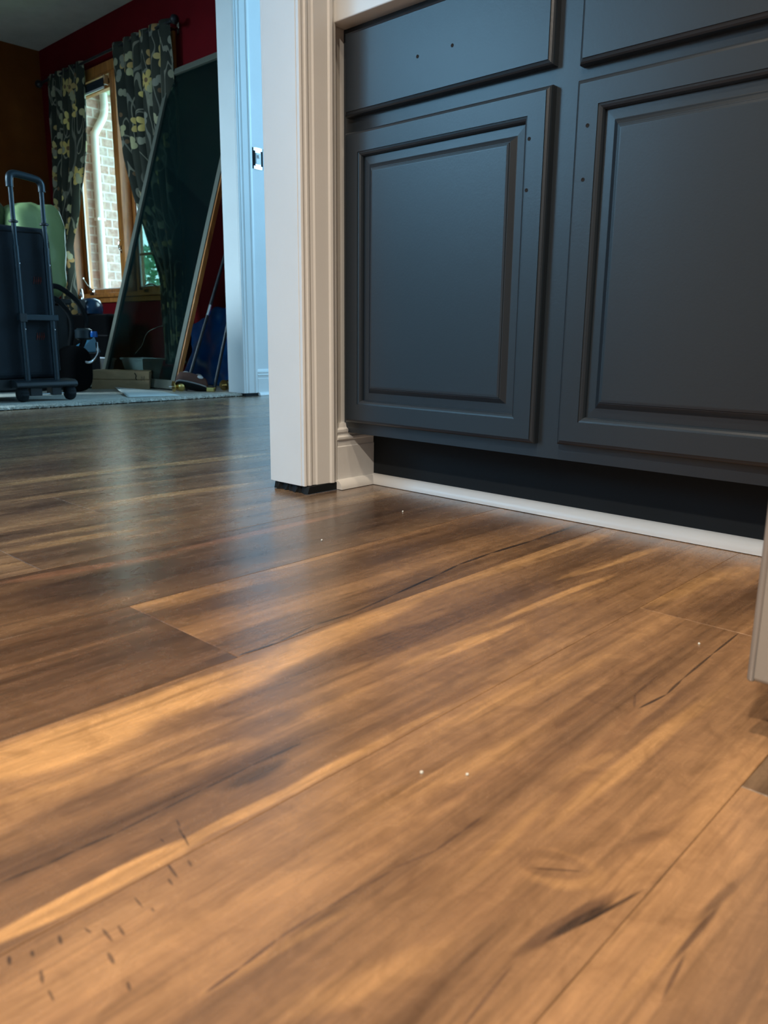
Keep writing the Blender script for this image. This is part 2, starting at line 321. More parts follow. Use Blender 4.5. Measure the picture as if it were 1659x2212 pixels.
GRAIN = [
    (-0.5773, 0.2467, 1.4506, 0.0823, 0.034, 'O', 0.95, 2.2),
    (-0.58, 0.3815, 1.5264, 0.1501, 0.0267, 'O', 0.9, 2),
    (-0.591, 0.5448, 1.6127, 0.1829, 0.0251, 'o', 0.8, 1.6),
    (-0.5301, 0.4077, 1.5105, 0.1256, 0.0227, 'D', 0.862, 1.5),
    (-0.5357, 0.5751, 1.4698, 0.1546, 0.0304, 'D', 0.977, 1.8),
    (-0.5257, 0.7345, 1.5277, 0.1677, 0.025, 'D', 0.805, 1.8),
    (-0.5135, 0.9231, 1.5724, 0.184, 0.012, 'D', 0.69, 1.8),
    (-0.6038, 0.693, 1.6036, 0.2146, 0.0134, 'o', 0.6, 1.6),
    (-0.6119, 0.9037, 1.542, 0.3353, 0.0154, 'o', 0.7, 1.6),
    (-0.593, 1.0065, 1.5397, 0.2365, 0.0124, 'O', 0.6, 1.6),
    (-0.4711, 0.641, 1.4736, 0.1097, 0.012, 'O', 0.7, 1.6),
    (-0.4793, 0.8464, 1.5342, 0.1647, 0.0075, 'O', 0.7, 1.6),
    (-0.5042, 1.0319, 1.4658, 0.1508, 0.0118, 'O', 0.7, 1.6),
    (-0.5908, 1.0336, 1.5917, 0.0899, 0.0099, 'd', 0.69, 1.6),
    (-0.5128, 1.0284, 1.5462, 0.109, 0.012, 'd', 0.69, 1.6),
    (-0.461, 1.0783, 1.4248, 0.1031, 0.0202, 'd', 0.805, 1.5),
    (-0.442, 0.8937, 1.5656, 0.1476, 0.011, 'd', 0.575, 1.3),
    (-0.4657, 0.8379, 1.3526, 0.1107, 0.018, 'o', 0.4, 1.2),
    (-0.3985, 0.6962, 1.4784, 0.1991, 0.0114, 'm', 0.5, 1.2),
    (-0.4355, 0.6263, 1.4267, 0.1103, 0.0103, 'd', 0.575, 1.4),
    (-0.3968, 0.5252, 1.5127, 0.0915, 0.0105, 'd', 0.69, 1.6),
    (-0.4907, 0.2324, 1.4369, 0.081, 0.0184, 'D', 0.69, 1.2),
    (-0.4858, 0.3829, 1.5059, 0.1046, 0.0181, 'D', 0.747, 1.2),
    (-0.5301, 0.205, 1.3576, 0.0403, 0.0079, 'o', 0.5, 1.3),
    (-0.4437, 0.3484, 1.4674, 0.0939, 0.0144, 'D', 0.747, 1.3),
    (-0.4253, 0.3234, 1.5333, 0.0392, 0.0114, 'K', 0.69, 1.3),
    (-0.4284, 0.1805, 1.5352, 0.0607, 0.0115, 'd', 0.805, 1.3),
    (-0.4841, 0.3108, 1.3589, 0.0575, 0.0074, 'o', 0.45, 1.2),
    (-0.4735, 0.4503, 1.541, 0.0682, 0.0068, 'o', 0.4, 1.2),
    (-0.3953, 0.1831, 1.5342, 0.0777, 0.0103, 'O', 0.95, 2.2),
    (-0.3938, 0.3255, 1.5686, 0.1284, 0.0051, 'O', 0.8, 1.8),
    (-0.3912, 0.442, 1.5273, 0.0944, 0.0047, 'o', 0.6, 1.5),
    (-0.366, 0.1676, 1.4961, 0.0639, 0.014, 'm', 0.81, 1),
    (-0.3416, 0.1413, 1.4202, 0.0442, 0.0146, 'm', 0.675, 1),
    (-0.3587, 0.5872, 1.4584, 0.1649, 0.0168, 'o', 0.6, 1.1),
    (-0.3262, 0.4325, 1.4267, 0.1391, 0.015, 'o', 0.5, 1.1),
    (-0.304, 0.4327, 1.3827, 0.0862, 0.0124, 'd', 0.743, 1.1),
    (-0.312, 0.3155, 1.4316, 0.0563, 0.0073, 'd', 0.54, 1.1),
    (-0.304, 0.6027, 1.5379, 0.1187, 0.0093, 'd', 0.878, 1.3),
    (-0.3096, 0.7392, 1.477, 0.1095, 0.0107, 'd', 0.675, 1.2),
    (-0.2867, 0.475, 1.5243, 0.0662, 0.0048, 'd', 0.675, 1.2),
    (-0.2651, 0.563, 1.7428, 0.1058, 0.0088, 'd', 0.81, 1.3),
    (-0.2505, 0.4842, 1.7015, 0.0621, 0.0059, 'd', 0.81, 1.3),
    (-0.257, 0.6314, 1.5796, 0.0831, 0.0056, 'D', 0.675, 1.4),
    (-0.2547, 0.5081, 1.4305, 0.0435, 0.0061, 'o', 0.4, 1.2),
    (-0.2341, 0.542, 1.5838, 0.1487, 0.0097, 'o', 0.8, 1.2),
    (-0.2347, 0.6331, 1.5415, 0.11, 0.01, 'o', 0.5, 1.2),
    (-0.2478, 0.3962, 1.6172, 0.0675, 0.0064, 'o', 0.5, 1),
    (-0.2302, 0.3173, 1.5526, 0.0542, 0.0113, 'd', 0.608, 1),
    (-0.262, 0.3317, 1.356, 0.0483, 0.0075, 'd', 0.675, 1.1),
    (-0.2855, 0.2262, 1.4651, 0.0582, 0.0048, 'o', 0.4, 1.1),
    (-0.2363, 0.2372, 1.2273, 0.0602, 0.0128, 'o', 0.5, 1),
    (-0.2039, 0.3867, 0.6627, 0.033264, 0.020445, 'O', 0.35, 2.2),
    (-0.2099, 0.3867, 0.6627, 0.0297, 0.0141, 'D', 0.6, 3.0),
    (-0.2099, 0.3867, 0.6627, 0.01782, 0.00705, 'm', 0.5, 1.6),
    (-0.2079, 0.3857, 0.6627, 0.01782, 0.0014, 'K', 0.8, 2.4),
    (-0.211, 0.3856, 0.6774, 0.0347, 0.0193, 'd', 0.405, 2),
    (-0.177, 0.3527, 1.3605, 0.0508, 0.0054, 'D', 1, 1.6),
    (-0.1759, 0.3564, 1.336, 0.0305, 0.0037, 'K', 0.805, 1.6),
    (-0.1678, 0.3784, 1.3199, 0.0327, 0.0016, 'K', 0.92, 1.8),
    (-0.1722, 0.3619, 1.2981, 0.0106, 0.0015, 'K', 0.92, 2),
    (-0.1836, 0.2776, 1.6544, 0.0311, 0.0016, 'D', 0.945, 1.4),
    (-0.2141, 0.3253, 1.2469, 0.045, 0.0059, 'd', 0.675, 1.1),
    (-0.1769, 0.4602, 1.2954, 0.0445, 0.0098, 'd', 0.675, 1.2),
    (-0.1783, 0.4581, 1.1819, 0.0278, 0.0056, 'D', 0.405, 1.2),
    (-0.1773, 0.5079, 1.4159, 0.058, 0.0054, 'd', 0.54, 1.1),
    (-0.1203, 0.3551, 1.6699, 0.0219, 0.0015, 'D', 0.92, 1.6),
    (-0.1236, 0.3952, 1.5263, 0.0375, 0.0023, 'D', 0.805, 1.5),
    (-0.1241, 0.4352, 1.4533, 0.0392, 0.0038, 'D', 0.575, 1.3),
    (-0.1431, 0.5024, 1.5737, 0.02, 0.0018, 'd', 0.69, 1.3),
    (-0.1302, 0.3501, 1.4975, 0.0551, 0.0042, 'o', 0.4, 1),
    (-0.3773, 0.989, 1.4674, 0.1246, 0.0191, 'O', 0.7, 1.2),
    (-0.3692, 1.0852, 1.2402, 0.1035, 0.0291, 'O', 0.4, 1.1),
    (-0.3197, 0.9875, 1.4192, 0.124, 0.0203, 'D', 0.81, 1.3),
    (-0.262, 0.8844, 1.5085, 0.0718, 0.0072, 'd', 0.675, 1.2),
    (-0.8317, 0.4903, 1.5891, 0.0515, 0.015, 'O', 0.6, 2),
    (-0.8141, 0.5354, 1.5478, 0.1025, 0.0267, 'o', 0.4, 1.3),
    (-0.835, 0.7149, 1.5393, 0.0995, 0.0115, 'o', 0.6, 1.6),
    (-0.7693, 0.5197, 1.5166, 0.0787, 0.0214, 'D', 0.69, 1.3),
    (-0.7352, 0.6615, 1.3843, 0.099, 0.0246, 'D', 0.46, 1.2),
    (-0.6877, 0.6855, 1.7214, 0.1735, 0.0193, 'm', 0.5, 1),
    (-0.7942, 0.9757, 1.633, 0.1873, 0.02, 'd', 0.575, 1.2),
    (-0.7976, 1.0992, 1.5543, 0.1164, 0.0211, 'D', 0.46, 1.2),
    (-0.7261, 0.3781, 1.5377, 0.1548, 0.0552, 'D', 0.575, 1),
    (-0.6475, 0.328, 1.4923, 0.1296, 0.0346, 'd', 0.69, 1),
    (-0.7055, 0.3792, 1.5374, 0.0807, 0.0138, 'D', 0.575, 1.2),
    (-0.946, 0.4639, 1.3732, 0.1516, 0.0709, 'D', 0.92, 1.3),
    (-1.0219, 0.4937, 1.4009, 0.1407, 0.0141, 'r', 0.8, 2),
    (-1.0165, 0.8016, 1.5734, 0.2324, 0.0156, 'r', 0.8, 1.6),
    (-0.9672, 0.5276, 1.4958, 0.1063, 0.0401, 'K', 0.46, 1.1),
    (-0.8918, 0.7257, 1.5057, 0.1672, 0.0455, 'D', 0.69, 1.1),
    (-0.8907, 0.3822, 1.3591, 0.085, 0.025, 'd', 0.69, 1.2),
    (-0.8545, 0.9791, 1.5884, 0.1829, 0.036, 'o', 0.3, 1),
    (-1.1301, 0.5088, 1.4229, 0.126, 0.0452, 'D', 0.805, 1.2),
    (-1.1812, 0.5584, 1.5289, 0.149, 0.0209, 'o', 0.7, 1.4),
    (-1.2422, 0.5846, 1.5823, 0.1549, 0.0187, 'o', 0.6, 1.4),
    (-1.3895, 0.8871, 1.4594, 0.229, 0.0221, 'O', 0.7, 1.6),
    (-1.2608, 0.7147, 1.5368, 0.1894, 0.0251, 'D', 0.69, 1.3),
    (-1.193, 0.8759, 1.5297, 0.1576, 0.0294, 'D', 0.69, 1.3),
    (-1.199, 0.7735, 1.4896, 0.1666, 0.0247, 'o', 0.4, 1.3),
    (-1.1782, 0.938, 1.6033, 0.1696, 0.0162, 'o', 0.5, 1.3),
    (-1.4551, 0.59, 1.8722, 0.0779, 0.032, 'D', 0.805, 1.3),
    (-1.4644, 0.6599, 1.0535, 0.0774, 0.0389, 'D', 0.805, 1.3),
    (-1.7372, 0.8258, 1.6186, 0.2373, 0.028, 'O', 0.8, 1.8),
    (-1.7149, 1.1684, 1.4686, 0.2257, 0.0339, 'O', 0.9, 1.8),
    (-1.5439, 0.7856, 1.5146, 0.2456, 0.0241, 'o', 0.6, 1.4),
    (-1.6357, 0.7905, 1.582, 0.2163, 0.0256, 'D', 0.69, 1.4),
    (-1.5639, 1.0345, 1.4247, 0.2316, 0.0287, 'D', 0.69, 1.3),
    (-1.9086, 0.8799, 1.5399, 0.2181, 0.0764, 'D', 0.805, 1.2),
    (-2.0071, 1.2027, 1.4895, 0.3076, 0.0845, 'D', 0.46, 1.2),
    (-2.5758, 1.7455, 1.5088, 0.3639, 0.0403, 'O', 0.8, 1.6),
    (-2.4986, 1.1405, 1.6445, 0.2403, 0.0305, 'o', 0.7, 1.6),
    (-2.2639, 0.9473, 1.5548, 0.1146, 0.0233, 'o', 0.5, 1.4),
    (-1.5268, 1.0975, 1.3988, 0.1331, 0.0218, 'o', 0.6, 1.4),
    (-0.6198, 0.4731, 1.5315, 0.0291, 0.0023, 'K', 0.92, 2.5),
    (-0.624, 0.5299, 1.7343, 0.0367, 0.002, 'K', 0.92, 2.5),
    (-0.6275, 0.5896, 1.5137, 0.0325, 0.0026, 'K', 0.92, 2.5),
    (-0.6311, 0.6604, 1.6911, 0.0494, 0.0023, 'K', 0.92, 2.5),
    (-0.6433, 0.7588, 1.6968, 0.0646, 0.0025, 'K', 0.92, 2.5),
    (-0.655, 0.8416, 1.7402, 0.0316, 0.0024, 'K', 0.92, 2.5),
    (-0.6609, 0.9108, 1.6015, 0.0485, 0.0032, 'K', 0.92, 2.5),
    (-0.6599, 1.0079, 1.5289, 0.0632, 0.0037, 'K', 0.92, 2.5),
    (-0.6587, 1.1382, 1.5858, 0.0867, 0.0037, 'K', 0.92, 2.5),
    (-0.627, 0.5059, 1.7115, 0.0341, 0.002, 'D', 0.69, 2.5),
    (-0.6325, 0.565, 1.613, 0.0342, 0.0024, 'D', 0.69, 2.5),
    (-0.4441, 0.1548, 1.4085, 0.0153, 0.0015, 'K', 0.69, 2.5),
    (-0.442, 0.1777, 1.5836, 0.0113, 0.0015, 'K', 0.69, 2.5),
    (-0.441, 0.2006, 1.4816, 0.015, 0.0016, 'K', 0.69, 2.5),
    (-0.4402, 0.2311, 1.5903, 0.0202, 0.0016, 'K', 0.69, 2.5),
    (-0.4409, 0.2661, 1.5903, 0.02, 0.0016, 'K', 0.69, 2.5),
    (-0.4416, 0.3048, 1.5903, 0.0245, 0.0017, 'K', 0.69, 2.5),
    (-0.4409, 0.3509, 1.5238, 0.0286, 0.0019, 'K', 0.69, 2.5),
    (-0.2882, 0.1919, 1.5795, 0.0123, 0.0015, 'D', 0.945, 2.5),
    (-0.289, 0.2157, 1.6262, 0.0151, 0.0015, 'D', 0.945, 2.5),
    (-0.2888, 0.2451, 1.5097, 0.0189, 0.0015, 'D', 0.945, 2.5),
    (-0.2862, 0.2772, 1.4743, 0.0181, 0.0015, 'D', 0.945, 2.5),
    (-0.2831, 0.3036, 1.4253, 0.0125, 0.0015, 'D', 0.945, 2.5),
    (-0.2787, 0.3313, 1.3194, 0.0185, 0.0015, 'D', 0.945, 2.5),
    (-0.2745, 0.3614, 1.559, 0.0167, 0.0015, 'D', 0.945, 2.5),
    (-0.2744, 0.3865, 1.579, 0.0122, 0.0015, 'D', 0.945, 2.5),
    (-0.268, 0.8384, -1.5554, 0.0445, 0.0015, 'K', 0.862, 2.5),
    (-0.2662, 0.7574, -1.5434, 0.0487, 0.0015, 'K', 0.862, 2.5),
    (-0.2636, 0.6935, -1.5019, 0.0249, 0.0015, 'K', 0.862, 2.5),
    (-0.2652, 0.6495, -1.71, 0.0259, 0.0016, 'K', 0.862, 2.5),
    (-0.2778, 0.6386, 1.9879, 0.0159, 0.0015, 'D', 0.81, 2.5),
    (-0.2846, 0.6782, 1.6188, 0.031, 0.0015, 'D', 0.81, 2.5),
    (-0.4391, 0.4017, 1.4353, 0.0325, 0.0015, 'd', 0.575, 2.5),
    (-0.4085, 0.2438, -0.2858, 0.0102, 0.0009, 'K', 0.69, 1.8),
    (-0.4, 0.2418, -0.3216, 0.0085, 0.0009, 'K', 0.69, 1.8),
    (-0.3785, 0.2306, -0.2601, 0.0043, 0.0011, 'K', 0.69, 1.8),
    (-0.3808, 0.2194, -0.1673, 0.0096, 0.0012, 'K', 0.69, 1.8),
    (-0.3724, 0.2129, -0.1674, 0.0043, 0.001, 'K', 0.69, 1.8),
    (-0.3702, 0.1905, -0.0882, 0.0067, 0.0007, 'K', 0.69, 1.8),
    (-0.36, 0.1655, -0.0621, 0.0078, 0.0012, 'K', 0.69, 1.8),
    (-0.3576, 0.1725, -0.1387, 0.0058, 0.0011, 'K', 0.69, 1.8),
    (-0.3754, 0.146, -0.253, 0.0047, 0.0013, 'K', 0.69, 1.8),
    (-0.3709, 0.1597, 0.1426, 0.0036, 0.0009, 'K', 0.69, 1.8),
    (-0.3433, 0.1588, -0.1649, 0.0061, 0.0014, 'K', 0.69, 1.8),
    (-0.3577, 0.1281, -0.3052, 0.0061, 0.0013, 'K', 0.69, 1.8),
    (-0.3766, 0.1314, -0.2327, 0.0032, 0.0013, 'K', 0.69, 1.8),
    (-0.3807, 0.121, -0.2872, 0.0043, 0.0013, 'K', 0.69, 1.8),
    (-0.3429, 0.1263, -0.1231, 0.0052, 0.0009, 'K', 0.69, 1.8),
    (-0.3199, 0.156, -0.3034, 0.004, 0.0011, 'K', 0.69, 1.8),
    (-0.4196, 0.2484, -0.3034, 0.0056, 0.001, 'K', 0.69, 1.8),
    (-0.4113, 0.2309, -0.0752, 0.0039, 0.0008, 'K', 0.69, 1.8),
    (-0.3592, 0.1931, -0.1227, 0.0023, 0.0009, 'K', 0.69, 1.8),
]
# (world x, world y, direction, half length, half width, tone, strength, hardness): the printed grain figures of the planks
TONE = {'O': (.60, .34, .145), 'o': (.48, .27, .118), 'm': (.40, .23, .115), 'r': (.46, .22, .11), 'd': (.24, .130, .066), 'D': (.145, .080, .046), 'K': (.045, .028, .02)}
def plank_mat(name, streaks, tone=0.0, tint=(1, 1, 1)):
    t = NT(name); co = t.coord()
    at = t.node('ShaderNodeAttribute', attribute_name='plank'); off = at.outputs['Vector']
    add = t.node('ShaderNodeVectorMath', operation='ADD'); t.link(co, add.inputs[0]); t.link(off, add.inputs[1]); p = add.outputs[0]
    # warped coordinate so that edges of the figure waver along the grain
    wn = t.node('ShaderNodeTexNoise'); t.link(t.mapping(p, sc=(9, 3.2, 1)), wn.inputs['Vector']); wn.inputs['Scale'].default_value = 1; wn.inputs['Detail'].default_value = 5
    wv = t.node('ShaderNodeVectorMath', operation='MULTIPLY_ADD'); t.link(wn.outputs['Color'], wv.inputs[0]); wv.inputs[1].default_value = (.030, .06, 0); wv.inputs[2].default_value = (-.015, -.03, 0)
    ws = t.node('ShaderNodeVectorMath', operation='ADD'); t.link(wv.outputs[0], ws.inputs[0]); t.link(co, ws.inputs[1]); wco = ws.outputs[0]
    big = t.noise(t.mapping(p, sc=(13, 1.1, 1)), 1, 5, .55, .55)
    c = t.ramp(big, [(.28 + tone, (.13, .072, .040)), (.42 + tone, (.235, .130, .066)), (.54 + tone, (.33, .184, .091)), (.66 + tone, (.42, .236, .110)), (.80 + tone, (.54, .31, .14))])
    pat = t.noise(t.mapping(p, sc=(18, 7, 1)), 1, 5, .6)
    c = t.mix(t.math('MULTIPLY', t.math('SUBTRACT', pat, .45, clamp=True), 1.0), c, (.16, .09, .054, 1))
    brk = t.noise(t.mapping(p, sc=(60, 9, 1)), 1, 5, .65)
    brkf = t.math('MULTIPLY_ADD', brk, 1.5, .25)
    for (x, y, a, hl, hw, cc, st, hd) in streaks:
        v = t.mapping(wco if hw > .004 else co, loc=(x, y, 0), rot=(0, 0, a), sc=(hl, hw, 1), ty='TEXTURE')
        g = t.node('ShaderNodeTexGradient', gradient_type='SPHERICAL'); t.link(v, g.inputs[0])
        f = t.math('MULTIPLY', g.outputs[1], hd * 1.5, clamp=True)
        f = t.math('MULTIPLY', t.math('MULTIPLY', f, brkf), st, clamp=True)
        c = t.mix(f, c, (*TONE[cc], 1))
    # long fine grain, saw texture and pores
    fine = t.noise(t.mapping(p, sc=(230, 9, 1)), 1, 4, .7)
    c = t.mix(1.0, c, t.ramp(fine, [(.25, (.72, .72, .72)), (.5, (1, 1, 1)), (.78, (1.22, 1.22, 1.22))]), 'MULTIPLY')
    saw = t.noise(t.mapping(p, sc=(30, 330, 1)), 1, 2, .5)
    c = t.mix(.12, c, t.ramp(saw, [(.3, (.80, .80, .80)), (.7, (1.15, 1.15, 1.15))]), 'MULTIPLY')
    fig = t.noise(t.mapping(p, sc=(46, 26, 1)), 1, 6, .7, 1.0)
    c = t.mix(.8, c, t.ramp(fig, [(.32, (.74, .72, .70)), (.5, (1, 1, 1)), (.68, (1.16, 1.16, 1.14))]), 'MULTIPLY')
    strp = t.noise(t.mapping(p, sc=(52, 1.7, 1)), 1, 4, .6, .3)
    c = t.mix(1.0, c, t.ramp(strp, [(.30, (.62, .60, .58)), (.46, (.95, .95, .95)), (.70, (1.16, 1.16, 1.15))]), 'MULTIPLY')
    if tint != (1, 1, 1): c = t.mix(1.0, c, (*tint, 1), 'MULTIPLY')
    t.link(c, t.b.inputs['Base Color'])
    rr = t.ramp(fig, [(.3, (.21, .21, .21)), (.7, (.31, .31, .31))])
    t.link(rr, t.b.inputs['Roughness'])
    t.b.inputs['Specular IOR Level'].default_value = .8
    t.b.inputs['Coat Weight'].default_value = .35; t.b.inputs['Coat Roughness'].default_value = .24
    t.bump(t.math('ADD', fine, t.math('MULTIPLY', fig, .8)), .18, .0008)
    return t.m

# ------------------------------------------------------------------ floor of wide planks running along y
def build_floor():
    seams = [v * S for v in (-10.45, -9.75, -9.04, -8.33, -7.62, -6.91, -6.2, -5.42, -4.72, -4.03, -3.255, -2.575, -1.90, -1.193, -.485, .22, .93, 1.64, 2.35, 3.05, 3.76, 4.47, 5.18, 5.9, 6.6, 7.3, 8.0, 8.7, 9.4)]
    first = {round(-1.193, 3): 2.71, round(-.485, 3): 1.73, round(-2.575, 3): 1.37, round(-4.72, 3): 2.05, round(-6.2, 3): 3.31, round(-1.9, 3): .30, -3.255: 4.9, -4.03: 5.4, -5.42: .2}
    rnd = random.Random(11); L = 1.32
    bm = bmesh.new(); lay = bm.loops.layers.float_color.new('plank')
    mats = []; gen = [plank_mat('walnut_plank', [], 0, (.74, .84, 1.0)), plank_mat('walnut_plank_shade_tint', [], .04, (.60, .70, .86)), plank_mat('walnut_plank_light', [])]  # bluish tints put the cool hall light into the plank colour
    tones = {}
    for i, (xa, xb) in enumerate(zip(seams, seams[1:])):
        key = round(xa / S, 3)
        y0 = first.get(key, rnd.uniform(0, 4)) * S
        ys = [y0]
        while ys[0] > -3.0: ys.insert(0, ys[0] - L)
        while ys[-1] < 4.2: ys.append(ys[-1] + L)
        for ya, yb in zip(ys, ys[1:]):
            ya_, yb_ = max(ya, -3.0), min(yb, 4.2)
            if yb_ - ya_ < .01: continue
            st = [q for q in GRAIN if xa <= q[0] < xb and ya <= q[1] < yb]
            rv = (rnd.uniform(0, 40), rnd.uniform(0, 40), 0, 1)
            if st:
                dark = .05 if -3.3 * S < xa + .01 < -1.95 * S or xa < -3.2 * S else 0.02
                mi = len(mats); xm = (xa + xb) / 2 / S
                shade_tint = (1, 1, 1) if xm > -1.9 else ((.62, .62, .68) if ya < .4 else (.82, .81, .80)) if xm > -2.5 else (.50, .52, .60) if xm > -3.2 else (.74, .84, 1.0)  # plank tone plus the warm lamps' fall-off, multiplied into the hall plank colour
                mats.append(plank_mat('walnut_plank_figured', st, dark, shade_tint))
            else:
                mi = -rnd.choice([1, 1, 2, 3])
            g = .0002
            loops = []
            for ins, z in ((0, -.002), (0, -.0005), (.0006, 0)):
                loops.append([bm.verts.new(p) for p in ((xa + g + ins, ya_ + g + ins, z), (xb - g - ins, ya_ + g + ins, z), (xb - g - ins, yb_ - g - ins, z), (xa + g + ins, yb_ - g - ins, z))])
            fs = []
            for a, b in zip(loops, loops[1:]):
                for k in range(4): fs.append(bm.faces.new((a[k], a[(k + 1) % 4], b[(k + 1) % 4], b[k])))
            fs.append(bm.faces.new(loops[-1]))
            for f in fs:
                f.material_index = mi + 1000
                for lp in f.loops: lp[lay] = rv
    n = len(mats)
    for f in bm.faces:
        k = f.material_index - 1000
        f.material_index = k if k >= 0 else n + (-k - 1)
    fs = box(bm, -6.7, seams[-1], -3.1, 4.3, -.05, -.0019)
    for f in fs: f.material_index = n + 3
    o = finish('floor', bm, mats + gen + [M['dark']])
    tag(o, kind='structure'); return o
build_floor()

# ------------------------------------------------------------------ shell
def struct(name, boxes, m):
    bm = bmesh.new()
    for b in boxes: box(bm, *b)
    return tag(finish(name, bm, m), kind='structure')
XW = -3.72 * S           # kitchen face of the near partition
XH = XW - .094           # its hall face
XO = -3.385              # hall face of the far partition
XI = -3.505              # its dining room face
YJ = 3.218 * S           # jamb of the kitchen opening
YD = 2.53                # jamb of the dining room opening
YW = 3.0165              # window wall
ZC = 2.44
struct('ceiling', [(-6.7, 3.3, -3.1, 4.3, ZC, ZC + .1)], M['ceiling'])
struct('wall_left', [(XH, XW, YJ + .012, 4.2, .016, ZC), (XH, XW, .03 - .6, .03, 0, ZC), (XH, XW, .03, YJ + .012, 2.1, ZC), (XH, XW, -3.0, -.57, 0, ZC)], M['white_wall'])
struct('wall_back', [(XW, 3.1, 1.80, 1.92, 0, ZC)], M['white_wall'])
struct('wall_right', [(3.0, 3.12, -3.0, 1.8, 0, ZC)], M['white_wall'])
struct('wall_front', [(XW, 3.1, -3.12, -3.0, 0, ZC), (XH, XW, -3.12, -3, 0, ZC)], M['white_wall'])
struct('wall_hall', [(XI + .02, XO, YD + .012, 4.2, .016, ZC), (XI + .02, XO, -3.0, .6, 0, ZC), (XI + .02, XO, .6, YD + .012, 2.1, ZC), (XO, XH, 4.2, 4.3, 0, ZC), (XI, XH, -3.12, -3.0, 0, ZC)], M['white_wall'])
struct('wall_far', [(-6.62, -6.5, -1.6, YW + .15, 0, ZC)], M['brown_wall'])
WX0, WX1, WZ0, WZ1 = -6.175, -4.68, .60, 2.10
struct('wall_window', [(-6.5, WX0, YW, YW + .14, 0, ZC), (WX1, XI + .02, YW, YW + .14, 0, ZC), (WX0, WX1, YW, YW + .14, 0, WZ0), (WX0, WX1, YW, YW + .14, WZ1, ZC),
                       (XI, XI + .02, YD + .012, YW, .016, ZC), (XI, XI + .02, -1.6, .6, 0, ZC)], M['maroon'])
struct('wall_dining', [(-6.62, XI, -1.72, -1.6, 0, ZC)], M['brown_wall'])

# jamb linings and casings of the two openings
CAS = [(0, 0), (0, .008), (.005, .0105), (.0065, .0075), (.012, .0082), (.0145, .0110), (.0195, .0112), (.0215, .0078), (.0265, .0090), (.030, .0095), (.033, .0125),
       (.066, .0150), (.069, .0185), (.074, .0198), (.0785, .0180), (.080, .0150), (.088, .0140), (.091, .0110), (.091, 0)]
def opening_trim(name, x_face, sgn, y_edge, ydir, jamb_x0, jamb_x1, z0, z1, both=True):
    bm = bmesh.new()
    ya, yb = sorted((y_edge, y_edge + ydir * .012))
    fs = box(bm, jamb_x0, jamb_x1, ya, yb, z0, z1)
    extrude_profile(bm, CAS, (x_face, y_edge + ydir * .001, z0), (x_face, y_edge + ydir * .001, z1), (0, ydir, 0), (sgn, 0, 0))
    xo = jamb_x0 if sgn > 0 else jamb_x1
    if both: extrude_profile(bm, CAS, (xo, y_edge + ydir * .001, z0), (xo, y_edge + ydir * .001, z1), (0, ydir, 0), (-sgn, 0, 0))
    o = finish(name, bm, M['white_trim']); tag(o, kind='structure'); bevel(o, .0012, 2, 60); return o
opening_trim('trim_1', XW, 1, YJ, 1, XH, XW, .016, 2.1)
opening_trim('trim_2', XO, 1, YD, 1, XI, XO, .016, 2.1)
opening_trim('trim_3', XW, 1, .03, -1, XH, XW, 0, 2.1)
opening_trim('trim_4', XO, 1, .60, -1, XI, XO, 0, 2.1)
# ragged dark underlay in the undercut below the casing of the near opening
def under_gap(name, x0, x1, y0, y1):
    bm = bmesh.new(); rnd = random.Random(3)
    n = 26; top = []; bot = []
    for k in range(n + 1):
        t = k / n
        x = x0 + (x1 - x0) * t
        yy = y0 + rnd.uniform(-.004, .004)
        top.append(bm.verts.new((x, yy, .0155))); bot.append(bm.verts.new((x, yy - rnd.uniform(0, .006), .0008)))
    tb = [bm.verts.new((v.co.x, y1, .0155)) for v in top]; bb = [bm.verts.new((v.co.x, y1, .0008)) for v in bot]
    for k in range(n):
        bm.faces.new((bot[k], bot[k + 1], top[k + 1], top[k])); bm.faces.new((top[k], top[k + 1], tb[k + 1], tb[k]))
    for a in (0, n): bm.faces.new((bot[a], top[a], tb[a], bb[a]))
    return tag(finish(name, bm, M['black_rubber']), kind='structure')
under_gap('trim_5', XH + .004, XW + .016, YJ + .006, YJ + .09)
under_gap('trim_6', XI + .02, XO + .012, YD + .01, YD + .09)
BASE = [(0, 0), (.013, 0), (.013, .086), (.0115, .088), (.0115, .1), (.0150, .103), (.0150, .107), (.011, .110), (.0105, .113), (.0128, .118), (.0125, .123), (.007, .127), (.006, .131), (.0045, .136), (0, .136)]
def baseboard(name, a, b, N, z=.004):
    bm = bmesh.new(); extrude_profile(bm, BASE, (*a, z), (*b, z), N, (0, 0, 1)); return tag(finish(name, bm, M['white_trim']), kind='structure')
def quarter(name, a, b, N, r=.019, z=.001):
    prof = [(0, 0)] + [(r * math.cos(t), r * math.sin(t)) for t in [i * PI / 2 / 8 for i in range(9)]]
    bm = bmesh.new(); extrude_profile(bm, prof, (*a, z), (*b, z), N, (0, 0, 1)); return tag(finish(name, bm, M['white_trim'], smooth=35), kind='structure')
baseboard('baseboard_left', (XW, YJ + .092), (XW, 3.84 * S + .02), (1, 0, 0))
quarter('trim_7', (XW + .013, YJ + .086), (XW + .013, 3.845 * S), (1, 0, 0))
baseboard('baseboard_hall', (XO, YD + .092), (XO, 4.2), (1, 0, 0))
quarter('trim_8', (XO + .013, YD + .094), (XO + .013, 4.2), (1, 0, 0), r=.017)

